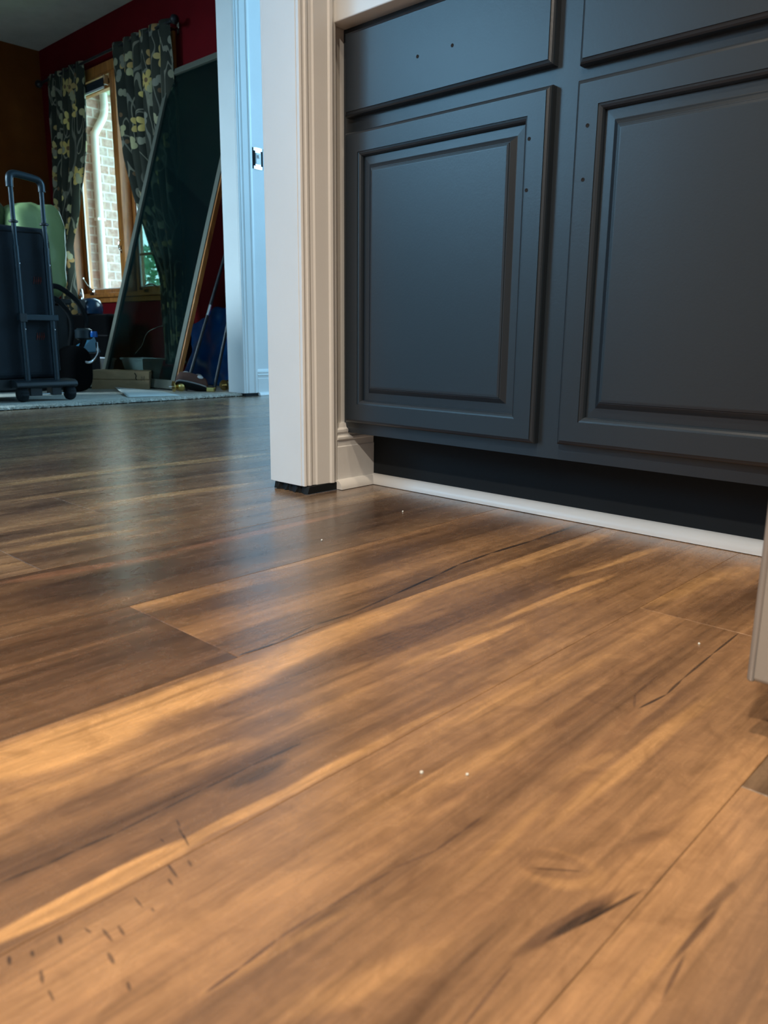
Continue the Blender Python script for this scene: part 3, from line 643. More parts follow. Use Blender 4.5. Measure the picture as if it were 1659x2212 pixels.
# ------------------------------------------------------------------ kitchen cabinet
YF, YDR, YT = 3.60 * S, 3.54 * S, 3.845 * S
XCR = -.60 * S
cabroot = empty('base_cabinet', (-.7, YF, 0), 'slate blue painted base cabinet with raised panel doors and drawers, handles removed', 'cabinet')
def cpart(name, bm, m=None, parent=cabroot, **k): return local(finish(name, bm, m or M['cab'], **k), parent)
bm = bmesh.new()
box(bm, XW + .002, XCR, YF + .019, 1.79, .363 * S + .002, 2.775 * S)
cpart('carcass', bm)
bm = bmesh.new()
def frame_boxes():
    z0, z1 = .368 * S, 2.775 * S; y0, y1 = YF, YF + .0185
    a0, a1, m0, m1 = z0 + .05, z1 - .04, 2.10 * S, 2.32 * S
    xs = (XW + .001, XW + .04, -2.27 * S, -2.03 * S, XCR - .04, XCR)
    return [(xs[0], xs[5], y0, y1, z0, a0), (xs[0], xs[5], y0, y1, a1, z1), (xs[0], xs[1], y0, y1, a0, a1), (xs[2], xs[3], y0, y1, a0, a1), (xs[4], xs[5], y0, y1, a0, a1),
            (xs[1], xs[2], y0, y1, m0, m1), (xs[3], xs[4], y0, y1, m0, m1)]
for b in frame_boxes(): box(bm, *b)
cpart('face_frame', bm)
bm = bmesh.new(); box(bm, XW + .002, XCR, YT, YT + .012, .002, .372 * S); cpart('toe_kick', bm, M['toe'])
DOOR = [(0, -.0195), (0, -.0085), (.0012, -.0058), (.0035, -.0036), (.0068, -.0022), (.0074, -.0020), (.0076, 0), (.0400, 0), (.0403, -.0016), (.0432, -.0022), (.0462, -.0042), (.0482, -.0072), (.0490, -.0102)]
PANEL = [(.0470, -.0160), (.0478, -.0112), (.0500, -.0112), (.0640, -.0104), (.0650, -.0100), (.0732, -.0036), (.0742, -.0034), (.0752, -.0018), (.0785, -.0010), (.0800, -.0009)]
SLAB = [(0, -.0195), (0, -.0085), (.0012, -.0058), (.0035, -.0036), (.0068, -.0022), (.0074, -.0020), (.0076, 0), (.0080, 0)]
def hole(x, z, parent):
    bm = bmesh.new(); lathe(bm, [(.0027, 0), (.0027, .0004), (.0030, .0005), (.0026, .0006), (.0006, .0002)], 14, Matrix.Translation((x, YDR, z)) @ Matrix.Rotation(PI / 2, 4, 'X'))
    return local(finish('screw_hole', bm, M['dark']), parent)
def door(x0, x1, z0, z1, holes):
    bm = bmesh.new(); ring_panel(bm, x0, x1, z0, z1, YDR, DOOR, cap=False)
    bmesh.ops.delete(bm, geom=[f for f in bm.faces if len(f.verts) == 4 and all(abs(v.co.y - (YDR + .0195)) < 1e-6 for v in f.verts)], context='FACES')
    d = cpart('door', bm)
    bm = bmesh.new(); ring_panel(bm, x0, x1, z0, z1, YDR, PANEL); local(finish('raised_panel', bm, M['cab']), d)
    for h in holes: hole(*h, d)
    return d
def drawer(x0, x1, z0, z1, holes):
    bm = bmesh.new(); ring_panel(bm, x0, x1, z0, z1, YDR, SLAB)
    d = cpart('drawer_front', bm)
    for h in holes: hole(*h, d)
door(-3.665 * S, -2.225 * S, .442 * S, 2.19 * S, [(-0.7581, 0.6366), (-0.7588, 0.5588)])
door(-2.088 * S, -.70 * S, .455 * S, 2.18 * S, [(-0.6541, 0.6401), (-0.6563, 0.5630)])
drawer(-3.665 * S, -2.225 * S, 2.277 * S, 2.735 * S, [(-1.0001, 0.8078), (-0.9220, 0.8086)])
drawer(-2.085 * S, -.70 * S, 2.243 * S, 2.735 * S, [])
tag(quarter('trim_9', (XW + .014, YT), (XCR + .02, YT), (0, -1, 0), r=.0205), kind='structure')
bm = bmesh.new(); box(bm, XW + .002, XCR + .01, 3.482 * S, 1.795, 2.776 * S, 2.776 * S + .038)
ct = tag(bevel(finish('countertop', bm, M['counter']), .002), 'white countertop slab overhanging the slate blue cabinet', 'countertop')

# ------------------------------------------------------------------ appliance at the right edge
FX, FY = -.565 * S - .001, 1.966 * S
fr = empty('refrigerator', (FX + .3, FY, 0), 'grey metal appliance with rounded edge standing at the right edge of the floor', 'appliance')
def fpart(name, bm, m, b=0, sg=3):
    o = local(finish(name, bm, m, smooth=40), fr)
    if b: bevel(o, b, sg)
    return o
bm = bmesh.new(); box(bm, FX, FX + .75, FY, FY + .012, .0505, 1.75); fpart('side_panel', bm, M['steel_side'], .004)
bm = bmesh.new(); box(bm, FX + .004, FX + .745, FY + .012, FY + .50, .06, 1.745); fpart('body', bm, M['steel_side'], .006)
bm = bmesh.new(); box(bm, FX - .0005, FX + .006, FY - .0012, FY + .016, .0500, 1.751); fpart('edge_trim', bm, M['steel_edge'], .0028, 3)
for (dx, dy) in ((.045, .05), (.70, .05), (.045, .45), (.70, .45)):
    bm = bmesh.new(); lathe(bm, [(.022, .0005), (.022, .010), (.012, .013), (.009, .018), (.009, .062)], 20, Matrix.Translation((FX + dx, FY + dy, 0))); fpart('foot', bm, M['black_plastic'])

# small crumbs of drywall on the planks
for i, (x, y, r, lb) in enumerate(((-.340, .4102, .0013, 'larger white drywall crumb on the near planks, left of its twin'), (-.3134, .4321, .0012, 'white drywall crumb on the near planks, right of its twin'),
                       (-.8998, .8198, .0015, 'lone white crumb on the floor just below the foot of the near door casing'), (-.9469, 1.0694, .0016, 'white crumb on the floor in front of the quarter round'),
                       (-.288, .8148, .0012, 'pale crumb beside the plank seam near the grey appliance'))):
    bm = bmesh.new(); bmesh.ops.create_icosphere(bm, subdivisions=2, radius=r)
    for v in bm.verts: v.co *= 1 + .35 * mnoise.noise(v.co * 900 + Vector((i, 0, 0))); 
    o = finish('drywall_crumb', bm, M['paper'], loc=(x, y, r * .8)); tag(o, lb, 'crumb')

# ------------------------------------------------------------------ dining room: carpet
def build_carpet():
    bm = bmesh.new(); rnd = random.Random(5)
    box(bm, -6.499, -3.56, -1.599, YW - .001, .0002, .013)
    nx, ny = 16, 700; x0, x1 = -3.56, -3.395; y0, y1 = .60, 2.535
    g = []
    for j in range(ny + 1):
        y = y0 + (y1 - y0) * j / ny; row = []
        edge = x1 + .006 * mnoise.noise((y * 7, 0, 0)) + .006 * mnoise.noise((y * 60, 3, 0)) + rnd.uniform(-.003, .003) - .01 * max(0, mnoise.noise((y * 2.3, 9, 1)))
        for i in range(nx + 1):
            t = i / nx; x = x0 + (edge - x0) * t
            z = .013 + (.004 * mnoise.noise((x * 140, y * 140, 0)) + rnd.uniform(-.0015, .0025)) * min(1, t * 2)
            if i == nx: z = .004
            row.append(bm.verts.new((x, y, z)))
        g.append(row)
    for j in range(ny):
        for i in range(nx): bm.faces.new((g[j][i], g[j][i + 1], g[j + 1][i + 1], g[j + 1][i]))
    # loose tufts along the cut edge
    for k in range(1500):
        y = rnd.uniform(y0, y1); x = x1 - abs(rnd.gauss(0, .012)) - .002; r = rnd.uniform(.0022, .0048)
        z = rnd.uniform(.003, .013)
        t = bmesh.ops.create_icosphere(bm, subdivisions=1, radius=r, matrix=Matrix.Translation((x, y, z)))
    o = finish('carpet', bm, M['carpet'])
    tag(o, 'cream looped carpet with ragged cut edge meeting the plank floor', 'carpet')
build_carpet()

# ------------------------------------------------------------------ window with two casements
win = empty('window_1', (-5.40, YW, .6)); win['kind'] = 'structure'
def wpart(name, boxes, m=None, b=.003, parent=win):
    bm = bmesh.new()
    for q in boxes: box(bm, *q)
    o = local(finish(name, bm, m or M['oak']), parent)
    if b: bevel(o, b, 2)
    return o
wpart('window_casing', [(-6.205, -6.143, YW - .020, YW - .0005, .60, 2.085), (-4.675, -4.61, YW - .020, YW - .0005, .60, 2.085), (-6.205, -4.61, YW - .020, YW - .0005, 2.085, 2.15)])
wpart('window_sill', [(-6.20, -4.60, YW - .035, YW - .0005, .582, .600), (-6.19, -4.62, YW - .018, YW - .0005, .545, .582)])
wpart('window_jamb', [(-6.174, -6.150, YW - .012, YW + .13, .60, 2.085), (-4.705, -4.675, YW - .012, YW + .13, .60, 2.075), (-6.15, -4.705, YW - .012, YW + .13, 2.075, 2.095), (-6.15, -4.705, YW - .012, YW + .13, .6005, .615),
                      (-5.435, -5.365, YW - .014, YW + .13, .615, 2.075)])
def sash(x0, x1, muntins=()):
    z0, z1 = .615, 2.075; y0, y1 = YW + .065, YW + .105; sw = .036
    s_ = wpart('sash', [(x0, x0 + sw, y0, y1, z0, z1), (x1 - sw, x1, y0, y1, z0, z1), (x0 + sw, x1 - sw, y0, y1, z0, z0 + sw), (x0 + sw, x1 - sw, y0, y1, z1 - sw * 1.3, z1),
                        (x0 + sw, x0 + sw + .012, y0 + .01, y1 + .004, z0 + sw, z1 - sw), (x1 - sw - .012, x1 - sw, y0 + .01, y1 + .004, z0 + sw, z1 - sw)])
    g = wpart('pane', [(x0 + sw, x1 - sw, y0 + .018, y0 + .022, z0 + sw, z1 - sw)], M['window_glass'], 0, s_)
    wpart('weather_strip', [(x0 + sw + .012, x0 + sw + .020, y0 + .004, y0 + .016, z0 + sw, z1 - sw), (x0 + sw + .012, x1 - sw - .012, y0 + .004, y0 + .016, z0 + sw, z0 + sw + .006)], M['white_trim'], .001, s_)
    for z in muntins: wpart('muntin', [(x0 + sw, x1 - sw, y0 + .006, y0 + .016, z - .008, z + .008)], M['oak'], .002, s_)
sash(-6.148, -5.437); sash(-5.363, -4.707, (.875, 1.12))
def crank(x, flip=1):
    bm = bmesh.new(); yb = YW - .02
    box(bm, x - .03, x + .03, yb - .012, yb + .012, .603, .622)
    lathe(bm, [(.010, 0), (.010, .012), (.006, .02)], 12, Matrix.Translation((x, yb, .622)))
    tube(bm, catmull([(x, yb - .002, .636), (x - .05 * flip, yb - .012, .665), (x - .125 * flip, yb - .014, .728)]), [.0065] * 8 + [.005] * 9, 8)
    bmesh.ops.create_icosphere(bm, subdivisions=2, radius=.009, matrix=Matrix.Translation((x - .125 * flip, yb - .014, .73)))
    o = local(finish('window_crank', bm, M['chrome'], smooth=40), win); o['label'] = 'metal crank handle'; return o
crank(-5.86); 
bm = bmesh.new(); yb = YW - .02
box(bm, -5.10, -5.04, yb - .012, yb + .012, .603, .622)
tube(bm, catmull([(-5.16, yb - .01, .632), (-5.12, yb - .012, .625), (-5.07, yb - .01, .648), (-4.99, yb - .012, .655), (-4.92, yb - .01, .63)]), .006, 8)
local(finish('window_crank', bm, M['chrome'], smooth=40), win)
bm = bmesh.new(); tube(bm, catmull([(-5.405, YW - .015, .90), (-5.405, YW - .035, .915), (-5.400, YW - .036, .95), (-5.395, YW - .028, .975)]), .005, 8); box(bm, -5.412, -5.396, YW - .02, YW - .013, .885, .935)
local(finish('sash_lock', bm, M['chrome'], smooth=40), win)
# roller blind
rb = empty('roller_blind', (-5.77, YW - .03, 2.03), 'rolled up dark roller blind at the top of the window opening', 'window blind')
bm = bmesh.new(); lathe(bm, [(.0, 0), (.024, 0), (.024, .66), (0, .66)], 20, Matrix.Translation((-6.10, YW - .03, 2.025)) @ Matrix.Rotation(PI / 2, 4, 'Y')); local(finish('roll', bm, M['navy_fabric'], smooth=40), rb)
bm = bmesh.new(); box(bm, -6.09, -5.45, YW - .052, YW - .046, 1.985, 2.025); local(finish('blind_fabric', bm, M['navy_fabric']), rb)
bm = bmesh.new(); box(bm, -6.09, -5.45, YW - .054, YW - .044, 1.972, 1.986); local(bevel(finish('hem_bar', bm, M['white_trim']), .002), rb)
for x in (-6.105, -5.435):
    bm = bmesh.new(); box(bm, x - .003, x + .003, YW - .056, YW - .021, 1.995, 2.056); local(finish('bracket', bm, M['chrome']), rb)

# ------------------------------------------------------------------ curtains and rod
def curtain(name, rows, folds, seed, label, thick=.0):
    bm = bmesh.new(); uvl = bm.loops.layers.uv.new('UVMap'); N = 120; g = []
    width0 = rows[0][2] - rows[0][1]; zs = []
    zt, zb = rows[0][0], rows[-1][0]; K = 70
    for j in range(K + 1):
        z = zt + (zb - zt) * j / K
        for a, b in zip(rows, rows[1:]):
            if b[0] <= z <= a[0] + 1e-9:
                t = (a[0] - z) / (a[0] - b[0]); xl = a[1] + (b[1] - a[1]) * t; xr = a[2] + (b[2] - a[2]) * t; break
        row = []
        amp = .020 + .020 * min(1, (zt - z) / .5)
        for i in range(N + 1):
            u = i / N
            ph = u * folds * 2 * PI + 1.1 * mnoise.noise((u * 3, z * .8, seed)) * 2
            y = 2.935 + amp * math.sin(ph) * (.6 + .6 * abs(mnoise.noise((u * 5, z * .5, seed + 4)))) + .008 * mnoise.noise((u * 14, z * 5, seed))
            x = xl + (xr - xl) * (u + .018 * math.sin(ph * 1.0 + 1.3))
            row.append((bm.verts.new((x, min(y, 2.985), z)), u * 1.15, z))
        g.append(row)
    for j in range(K):
        for i in range(N):
            q = (g[j][i], g[j][i + 1], g[j + 1][i + 1], g[j + 1][i])
            f = bm.faces.new([v[0] for v in q])
            for lp, v in zip(f.loops, q): lp[uvl].uv = (v[1] + seed, v[2])
    o = finish(name, bm, M['floral'], smooth=180)
    m = o.modifiers.new('solid', 'SOLIDIFY'); m.thickness = .002
    return tag(o, label, 'curtain')
curtain('curtain', [(2.185, -6.215, -5.655), (1.76, -6.23, -5.70), (1.59, -6.25, -5.745), (1.33, -6.27, -5.865), (1.16, -6.265, -5.93), (.97, -6.255, -6.055), (.58, -6.25, -6.045), (.12, -6.26, -6.02)], 5.3, 1.0,
        'dark floral curtain gathered at the left side of the dining room window')
curtain('curtain', [(2.19, -5.27, -4.555), (1.75, -5.23, -4.555), (1.51, -5.195, -4.555), (1.21, -5.07, -4.56), (1.08, -4.99, -4.56), (.80, -4.815, -4.55), (.68, -4.765, -4.55), (.60, -4.76, -4.56), (.12, -4.78, -4.56)], 6.4, 2.0,
        'dark floral curtain pulled to the right of the window, behind the leaning panel')
cr = empty('curtain_rod', (-5.4, 2.93, 2.175), 'dark curtain rod with round finials above the window', 'curtain rod')
bm = bmesh.new(); tube(bm, [(-6.33, 2.935, 2.165), (-4.53, 2.935, 2.165)], .009, 12); local(finish('rod', bm, M['black_plastic'], smooth=40), cr)
for x, sg in ((-6.33, -1), (-4.53, 1)):
    bm = bmesh.new(); lathe(bm, [(.010, 0), (.016, .004), (.010, .010), (.022, .022), (.028, .038), (.022, .054), (.006, .062)], 20, Matrix.Translation((x, 2.935, 2.165)) @ Matrix.Rotation(sg * PI / 2, 4, 'Y')); local(finish('finial', bm, M['black_plastic'], smooth=50), cr)
for x in (-6.30, -4.575):
    bm = bmesh.new(); box(bm, x - .006, x + .006, 2.935, YW - .0005, 2.150, 2.158); box(bm, x - .012, x + .012, YW - .006, YW - .0005, 2.12, 2.20); local(finish('bracket', bm, M['chrome']), cr)

# ------------------------------------------------------------------ framed panel leaning on the window wall
def leaning_panel():
    x0, x1 = -4.635, -3.805; L = 1.985; w_ = .038; th = .030
    b = Vector((0, 2.395, .0135)); t = Vector((0, 2.978, 1.862)); d = (t - b).normalized(); n = Vector((0, -d.z, d.y))   # outwards towards the viewer
    root = empty('storm_door', (-4.22, 2.395, .0135), 'tall dark glazed panel in a grey green frame leaning against the window wall', 'glazed panel')
    def bar(name, xa, xb, sa, sb, na, nb, m, bv=.002):
        bm = bmesh.new(); fs = []
        vs = [b + Vector((x, 0, 0)) + d * s_ + n * k for k in (na, nb) for (x, s_) in ((xa, sa), (xb, sa), (xb, sb), (xa, sb))]
        v = [bm.verts.new(q) for q in vs]
        for f in ((3, 2, 1, 0), (4, 5, 6, 7), (0, 1, 5, 4), (1, 2, 6, 5), (2, 3, 7, 6), (3, 0, 4, 7)): bm.faces.new([v[i] for i in f])
        bmesh.ops.recalc_face_normals(bm, faces=bm.faces)
        o = local(finish(name, bm, m), root); bevel(o, bv, 2); return o
    bar('stile', x0, x0 + w_, 0, L, 0, th, M['screen_frame']); bar('stile', x1 - w_, x1, 0, L, 0, th, M['screen_frame'])
    bar('rail', x0 + w_, x1 - w_, 0, .05, 0, th, M['screen_frame']); bar('rail', x0 + w_, x1 - w_, L - w_, L, 0, th, M['screen_frame'])
    bar('wood_edge', x1 + .0005, x1 + .012, 0, L, -.002, th - .006, M['oak'])
    bar('pane', x0 + w_, x1 - w_, .05, L - w_, .012, .016, M['dark_pane'], 0)
leaning_panel()
def leaning_rod(x, yb, k, ztop, label):
    bm = bmesh.new(); p = [(x, yb + k * z, z) for z in (.0145, .3, .8, ztop)]
    tube(bm, p, .0095, 14); o = finish('metal_rod', bm, M['black_plastic'], smooth=40)
    r = empty('leaning_rod', p[0], label, 'rod', 'dark rods leaning beside the panel'); local(o, r); o.name = 'shaft'
    bm = bmesh.new(); d = (Vector(p[-1]) - Vector(p[0])).normalized(); q = Vector(p[0]) + d * .44; tube(bm, [q, q + d * .06], .0105, 14); c = local(finish('shiny_collar', bm, M['chrome'], smooth=40), r)
leaning_rod(-3.765, 2.417, .400, 1.36, 'dark metal rod leaning right beside the wooden edge of the panel')
leaning_rod(-3.65, 2.525, .300, 1.42, 'dark metal rod leaning nearest the white door casing')

# ------------------------------------------------------------------ blue plastic sheet
def tarp():
    bm = bmesh.new(); N = 40; g = []
    for j in range(N + 1):
        z = .0145 + .47 * j / N; row = []
        for i in range(N + 1):
            x = -4.38 + .82 * i / N
            top = .47 - .10 * max(0, (-4.12 - x) / .26) + .02 * mnoise.noise((x * 9, 0, 0)) - .25 * max(0, (x + 3.95))
            zz = .0145 + (top) * j / N
            y = 2.84 + .10 * (j / N) ** 1.3 - .03 + .035 * mnoise.noise((x * 8, zz * 7, 2)) + .03 * abs(mnoise.noise((x * 5 + zz * 9, zz * 3, 7)))
            row.append(bm.verts.new((x, min(y, 2.985), zz)))
        g.append(row)
    for j in range(N):
        for i in range(N): bm.faces.new((g[j][i], g[j][i + 1], g[j + 1][i + 1], g[j + 1][i]))
    o = finish('plastic_sheet', bm, M['tarp'], smooth=25); m = o.modifiers.new('s', 'SOLIDIFY'); m.thickness = .003
    tag(o, 'crumpled bright blue plastic sheet behind the leaning rods', 'plastic sheet')
tarp()

# ------------------------------------------------------------------ rolling bag with trolley frame
def blob(name, c, r, m, seed=0, amp=.08, fr=3, p=2.6, parent=None, rz=0):
    """soft rounded box (superellipsoid) with a wavering surface"""
    bm = bmesh.new(); bmesh.ops.create_icosphere(bm, subdivisions=4, radius=1)
    for v in bm.verts:
        q = v.co.normalized(); k = (abs(q.x) ** p + abs(q.y) ** p + abs(q.z) ** p) ** (-1 / p)
        q = q * k; q = q * (1 + amp * mnoise.noise(q * fr + Vector((seed, seed, 0))))
        v.co = Vector((q.x * r[0], q.y * r[1], q.z * r[2]))
    bmesh.ops.rotate(bm, verts=bm.verts, cent=(0, 0, 0), matrix=Matrix.Rotation(rz, 3, 'Z'))
    if parent:
        for v in bm.verts: v.co += Vector(c)
        return local(finish(name, bm, m, smooth=180), parent)
    # origin at the foot
    lo = min(v.co.z for v in bm.verts)
    for v in bm.verts: v.co.z -= lo
    return finish(name, bm, m, smooth=180, loc=(c[0], c[1], c[2] + lo))
def rolling_bag():
    X = -3.60; root = empty('rolling_bag', (X, 1.565, .0135), 'big dark navy rolling bag with pulled up trolley handle on the carpet', 'rolling bag')
    def P(name, bm, m, **k): return local(finish(name, bm, m, **k), root)
    bm = bmesh.new(); box(bm, -4.02, -3.625, 1.06, 1.668, .115, .778); o = P('bag_body', bm, M['navy_fabric']); bevel(o, .03, 4)
    bm = bmesh.new(); tube(bm, [(-3.628, 1.08, .74), (-3.628, 1.62, .755), (-3.628, 1.655, .72), (-3.628, 1.66, .15)], .005, 8); P('piping', bm, M['black_rubber'], smooth=40)
    bm = bmesh.new(); box(bm, -4.0, -3.64, 1.07, 1.64, .075, .114); P('bag_base', bm, M['black_plastic'])
    for y in (1.498, 1.631):
        bm = bmesh.new(); tube(bm, [(X, y, .10), (X, y, .385)], .0135, 14); tube(bm, [(X, y, .385), (X, y, .69)], .0125, 14); tube(bm, [(X, y, .69), (X, y, .955)], .0100, 14)
        P('handle_tube', bm, M['blue_grey_metal'], smooth=40)
        bm = bmesh.new(); lathe(bm, [(.012, 0), (.019, .002), (.019, .009), (.012, .012)], 18, Matrix.Translation((X, y, .784))); P('tube_clamp', bm, M['black_plastic'], smooth=40)
        for z in (.615, .335):
            bm = bmesh.new(); lathe(bm, [(.003, 0), (.003, .003), (.001, .004)], 10, Matrix.Translation((X + .0125, y + .004, z)) @ Matrix.Rotation(PI / 2, 4, 'Y')); P('rivet', bm, M['chrome'])
    bm = bmesh.new(); tube(bm, catmull([(X, 1.495, .93), (X, 1.496, .965), (X, 1.505, .981), (X, 1.53, .985), (X, 1.60, .977), (X, 1.622, .970), (X, 1.632, .955), (X, 1.633, .925)], 6), .0155, 14); P('handle_grip', bm, M['blue_grey_metal'], smooth=60)
    bm = bmesh.new(); box(bm, X - .012, X + .018, 1.478, 1.655, .374, .400); o = P('cross_bracket', bm, M['blue_grey_metal']); bevel(o, .003)
    bm = bmesh.new(); box(bm, X - .016, X + .0205, 1.480, 1.512, .366, .404); o = P('bracket_clip', bm, M['black_plastic']); bevel(o, .002)
    # foot plate with curved front
    bm = bmesh.new(); prof = [(-.07, 0), (.02, 0), (.034, .006), (.036, .012), (.030, .026), (.012, .034), (-.07, .036)]
    extrude_profile(bm, prof, (X, 1.435, .076), (X, 1.715, .076), (1, 0, 0), (0, 0, 1)); o = P('foot_plate', bm, M['black_plastic']); bevel(o, .004, 3)
    bm = bmesh.new(); box(bm, X - .05, X + .012, 1.50, 1.555, .040, .0765); o = P('wheel_bracket', bm, M['black_plastic']); bevel(o, .003)
    bm = bmesh.new(); box(bm, X - .05, X + .012, 1.60, 1.645, .040, .0765); o = P('wheel_bracket', bm, M['black_plastic']); bevel(o, .003)
    bm = bmesh.new(); tube(bm, [(X - .005, 1.45, .047), (X - .005, 1.70, .047)], .004, 10); P('axle', bm, M['chrome'], smooth=40)
    for y in (1.470, 1.690):
        bm = bmesh.new(); n = 44
        prof = [(.010, -.021), (.024, -.021), (.030, -.017), (.0335, -.008), (.034, 0), (.0335, .008), (.030, .017), (.024, .021), (.010, .021)]
        rings = []
        for r, z in prof:
            rings.append([bm.verts.new(((r * (1 + (.055 if (k // 2) % 2 and r > .028 else 0))) * math.cos(2 * PI * k / n) + X - .005, y + z, (r * (1 + (.055 if (k // 2) % 2 and r > .028 else 0))) * math.sin(2 * PI * k / n) + .0495)) for k in range(n)])
        for a, b in zip(rings, rings[1:]):
            for k in range(n): bm.faces.new((a[k], a[(k + 1) % n], b[(k + 1) % n], b[k]))
        bm.faces.new(rings[0][::-1]); bm.faces.new(rings[-1]); bmesh.ops.recalc_face_normals(bm, faces=bm.faces)
        w_ = P('wheel', bm, M['black_rubber'])
        bm = bmesh.new(); lathe(bm, [(.014, 0), (.013, .003), (.004, .004)], 18, Matrix.Translation((X - .005, y + .021, .0495)) @ Matrix.Rotation(-PI / 2, 4, 'X')); local(finish('hub_cap', bm, M['blue_grey_metal'], smooth=40), w_)
    red = mat('faded_red_stitching', (.12, .018, .012), .8, var=.5, vs=60)
    for (y, z) in ((1.590, .55), (1.583, .305)):
        bm = bmesh.new()
        for k in range(4):
            yy = y - .018 + k * .010; tube(bm, [(-3.6235, yy, z - .016), (-3.6235, yy + .003, z + .004), (-3.6235, yy + .006, z - .006), (-3.6235, yy + .004, z + .016)], .0016, 6)
        o = P('red_stitching', bm, red); o['label'] = 'faded red stitched mark'
rolling_bag()

# ------------------------------------------------------------------ things heaped behind the rolling bag
gb = empty('storage_stack', (-4.42, 1.9, .0135), 'tall black storage box behind the rolling bag', 'storage box')
bm = bmesh.new(); box(bm, -4.72, -4.25, 1.35, 2.02, .0135, .47); local(bevel(finish('box_body', bm, M['black_plastic']), .012, 3), gb)
bm = bmesh.new(); box(bm, -4.735, -4.235, 1.335, 2.035, .47, .50); local(bevel(finish('box_lid', bm, M['black_plastic']), .008, 3), gb)
b1 = blob('stuffed_bag', (-4.43, 1.925, .74), (.17, .135, .245), M['green_bag'], 3, .10, 2.2, 5)
tag(b1, 'pale green stuffed plastic bag behind the trolley handle', 'bag')
bm = bmesh.new(); tube(bm, catmull([(-.10, -.06, .475), (-.03, -.02, .486), (.05, .02, .48), (.10, .05, .465)]), .009, 8); o = finish('seam_piping', bm, M['black_rubber'], smooth=60); o.parent = b1
bm = bmesh.new(); box(bm, .165, .182, -.05, -.012, .09, .29); o = finish('green_tag', bm, M['green']); o.parent = b1; bevel(o, .006, 3); o['label'] = 'bright green strip'
b2 = blob('olive_bundle', (-4.52, 1.67, .766), (.13, .185, .266), M['camo'], 8, .18, 2.4, 3)
tag(b2, 'dark olive patterned bundle at the left edge beside the pale green bag', 'bundle')
def vacuum():
    root = empty('vacuum_cleaner', (-4.12, 1.98, .0135), 'black vacuum cleaner with looping hose between rolling bag and window', 'vacuum cleaner')
    bm = bmesh.new(); bmesh.ops.create_icosphere(bm, subdivisions=4, radius=1)
    for v in bm.verts:
        q = v.co.normalized(); k = (abs(q.x) ** 3 + abs(q.y) ** 3 + abs(q.z) ** 3) ** (-1 / 3); v.co = Vector((-4.08 + q.x * k * .10, 1.95 + q.y * k * .075, .135 + q.z * k * .12))
    local(finish('vacuum_body', bm, M['shadow_black'], smooth=180), root)
    bm = bmesh.new(); lathe(bm, [(.03, 0), (.045, .01), (.045, .05), (.03, .06)], 20, Matrix.Translation((-4.05, 2.0, .285))); local(finish('motor_cap', bm, M['blue_grey_metal'], smooth=40), root)
    def hose(name, pts, r):
        P_ = catmull(pts, 24); R_ = [r * (1 + .09 * (k % 2)) for k in range(len(P_))]
        bm = bmesh.new(); tube(bm, P_, R_, 12); local(finish(name, bm, M['black_rubber'], smooth=60), root)
    hose('hose', [(-4.14, 1.87, .56), (-4.14, 1.935, .55), (-4.14, 2.02, .485), (-4.14, 2.065, .39), (-4.14, 2.05, .30), (-4.12, 2.0, .22)], .013)
    hose('hose', [(-4.16, 1.87, .50), (-4.16, 1.92, .49), (-4.16, 1.98, .42), (-4.16, 1.99, .34), (-4.12, 1.95, .24)], .013)
    bm = bmesh.new(); tube(bm, catmull([(-4.03, 1.93, .20), (-3.98, 1.98, .17), (-4.0, 2.04, .21), (-4.03, 2.06, .27)]), .008, 10); local(finish('handle', bm, M['chrome'], smooth=40), root)
    bm = bmesh.new(); lathe(bm, [(.018, 0), (.020, .012), (.016, .03)], 16, Matrix.Translation((-4.0, 2.03, .30))); local(finish('blue_cap', bm, M['tarp'], smooth=40), root)
vacuum()
ec = empty('black_block', (-5.5, 2.79, .0135), 'large rounded black block under the window', 'case')  # plain black block added to fill the dark region under the window
bm = bmesh.new(); box(bm, -5.93, -5.12, 2.70, 2.87, .0135, .45); local(bevel(finish('block_body', bm, M['shadow_black']), .03, 4), ec)
bm = bmesh.new(); box(bm, -5.935, -5.115, 2.695, 2.875, .30, .308); local(finish('seam', bm, M['dark']), ec)
def tool():
    cx_, cy_, z0 = -5.46, 2.76, .4505
    root = empty('coffee_urn', (cx_, cy_, z0), 'small shiny navy machine with silver lever standing on the black block', 'machine')
    bm = bmesh.new(); lathe(bm, [(.02, 0), (.075, .004), (.08, .03), (.078, .06), (.06, .095), (.03, .11), (.01, .112)], 28, Matrix.Translation((cx_ + .02, cy_, z0))); local(finish('housing', bm, M['tarp_dark'], smooth=50), root)
    bm = bmesh.new(); box(bm, cx_ + .0, cx_ + .07, cy_ - .098, cy_ - .07, z0 + .001, z0 + .10); local(bevel(finish('front_plate', bm, M['blue_grey_metal']), .004), root)
    bm = bmesh.new(); tube(bm, catmull([(cx_ - .02, cy_ - .06, z0 + .13), (cx_ + .01, cy_ - .065, z0 + .165), (cx_ + .035, cy_ - .07, z0 + .12), (cx_ + .04, cy_ - .075, z0 + .095)]), [.006] * 8 + [.009] * 17, 10); local(finish('lever', bm, M['chrome'], smooth=50), root)
    root.name = 'small_machine'
M['tarp_dark'] = mat('glossy_navy', (.008, .03, .07), .15)
tool()
bb_ = tag(boxobj('black_box', (-5.06, -4.86, 2.38, 2.50, .0135, .195), M['black_plastic'], bev=.006), 'low black box beside the small blue bag', 'box')
bm = bmesh.new(); v = [bm.verts.new(p) for p in ((-5.05, 2.36, .197), (-5.05, 2.52, .197), (-4.88, 2.36, .197), (-4.88, 2.52, .197), (-4.95, 2.515, .30), (-4.97, 2.49, .295))]
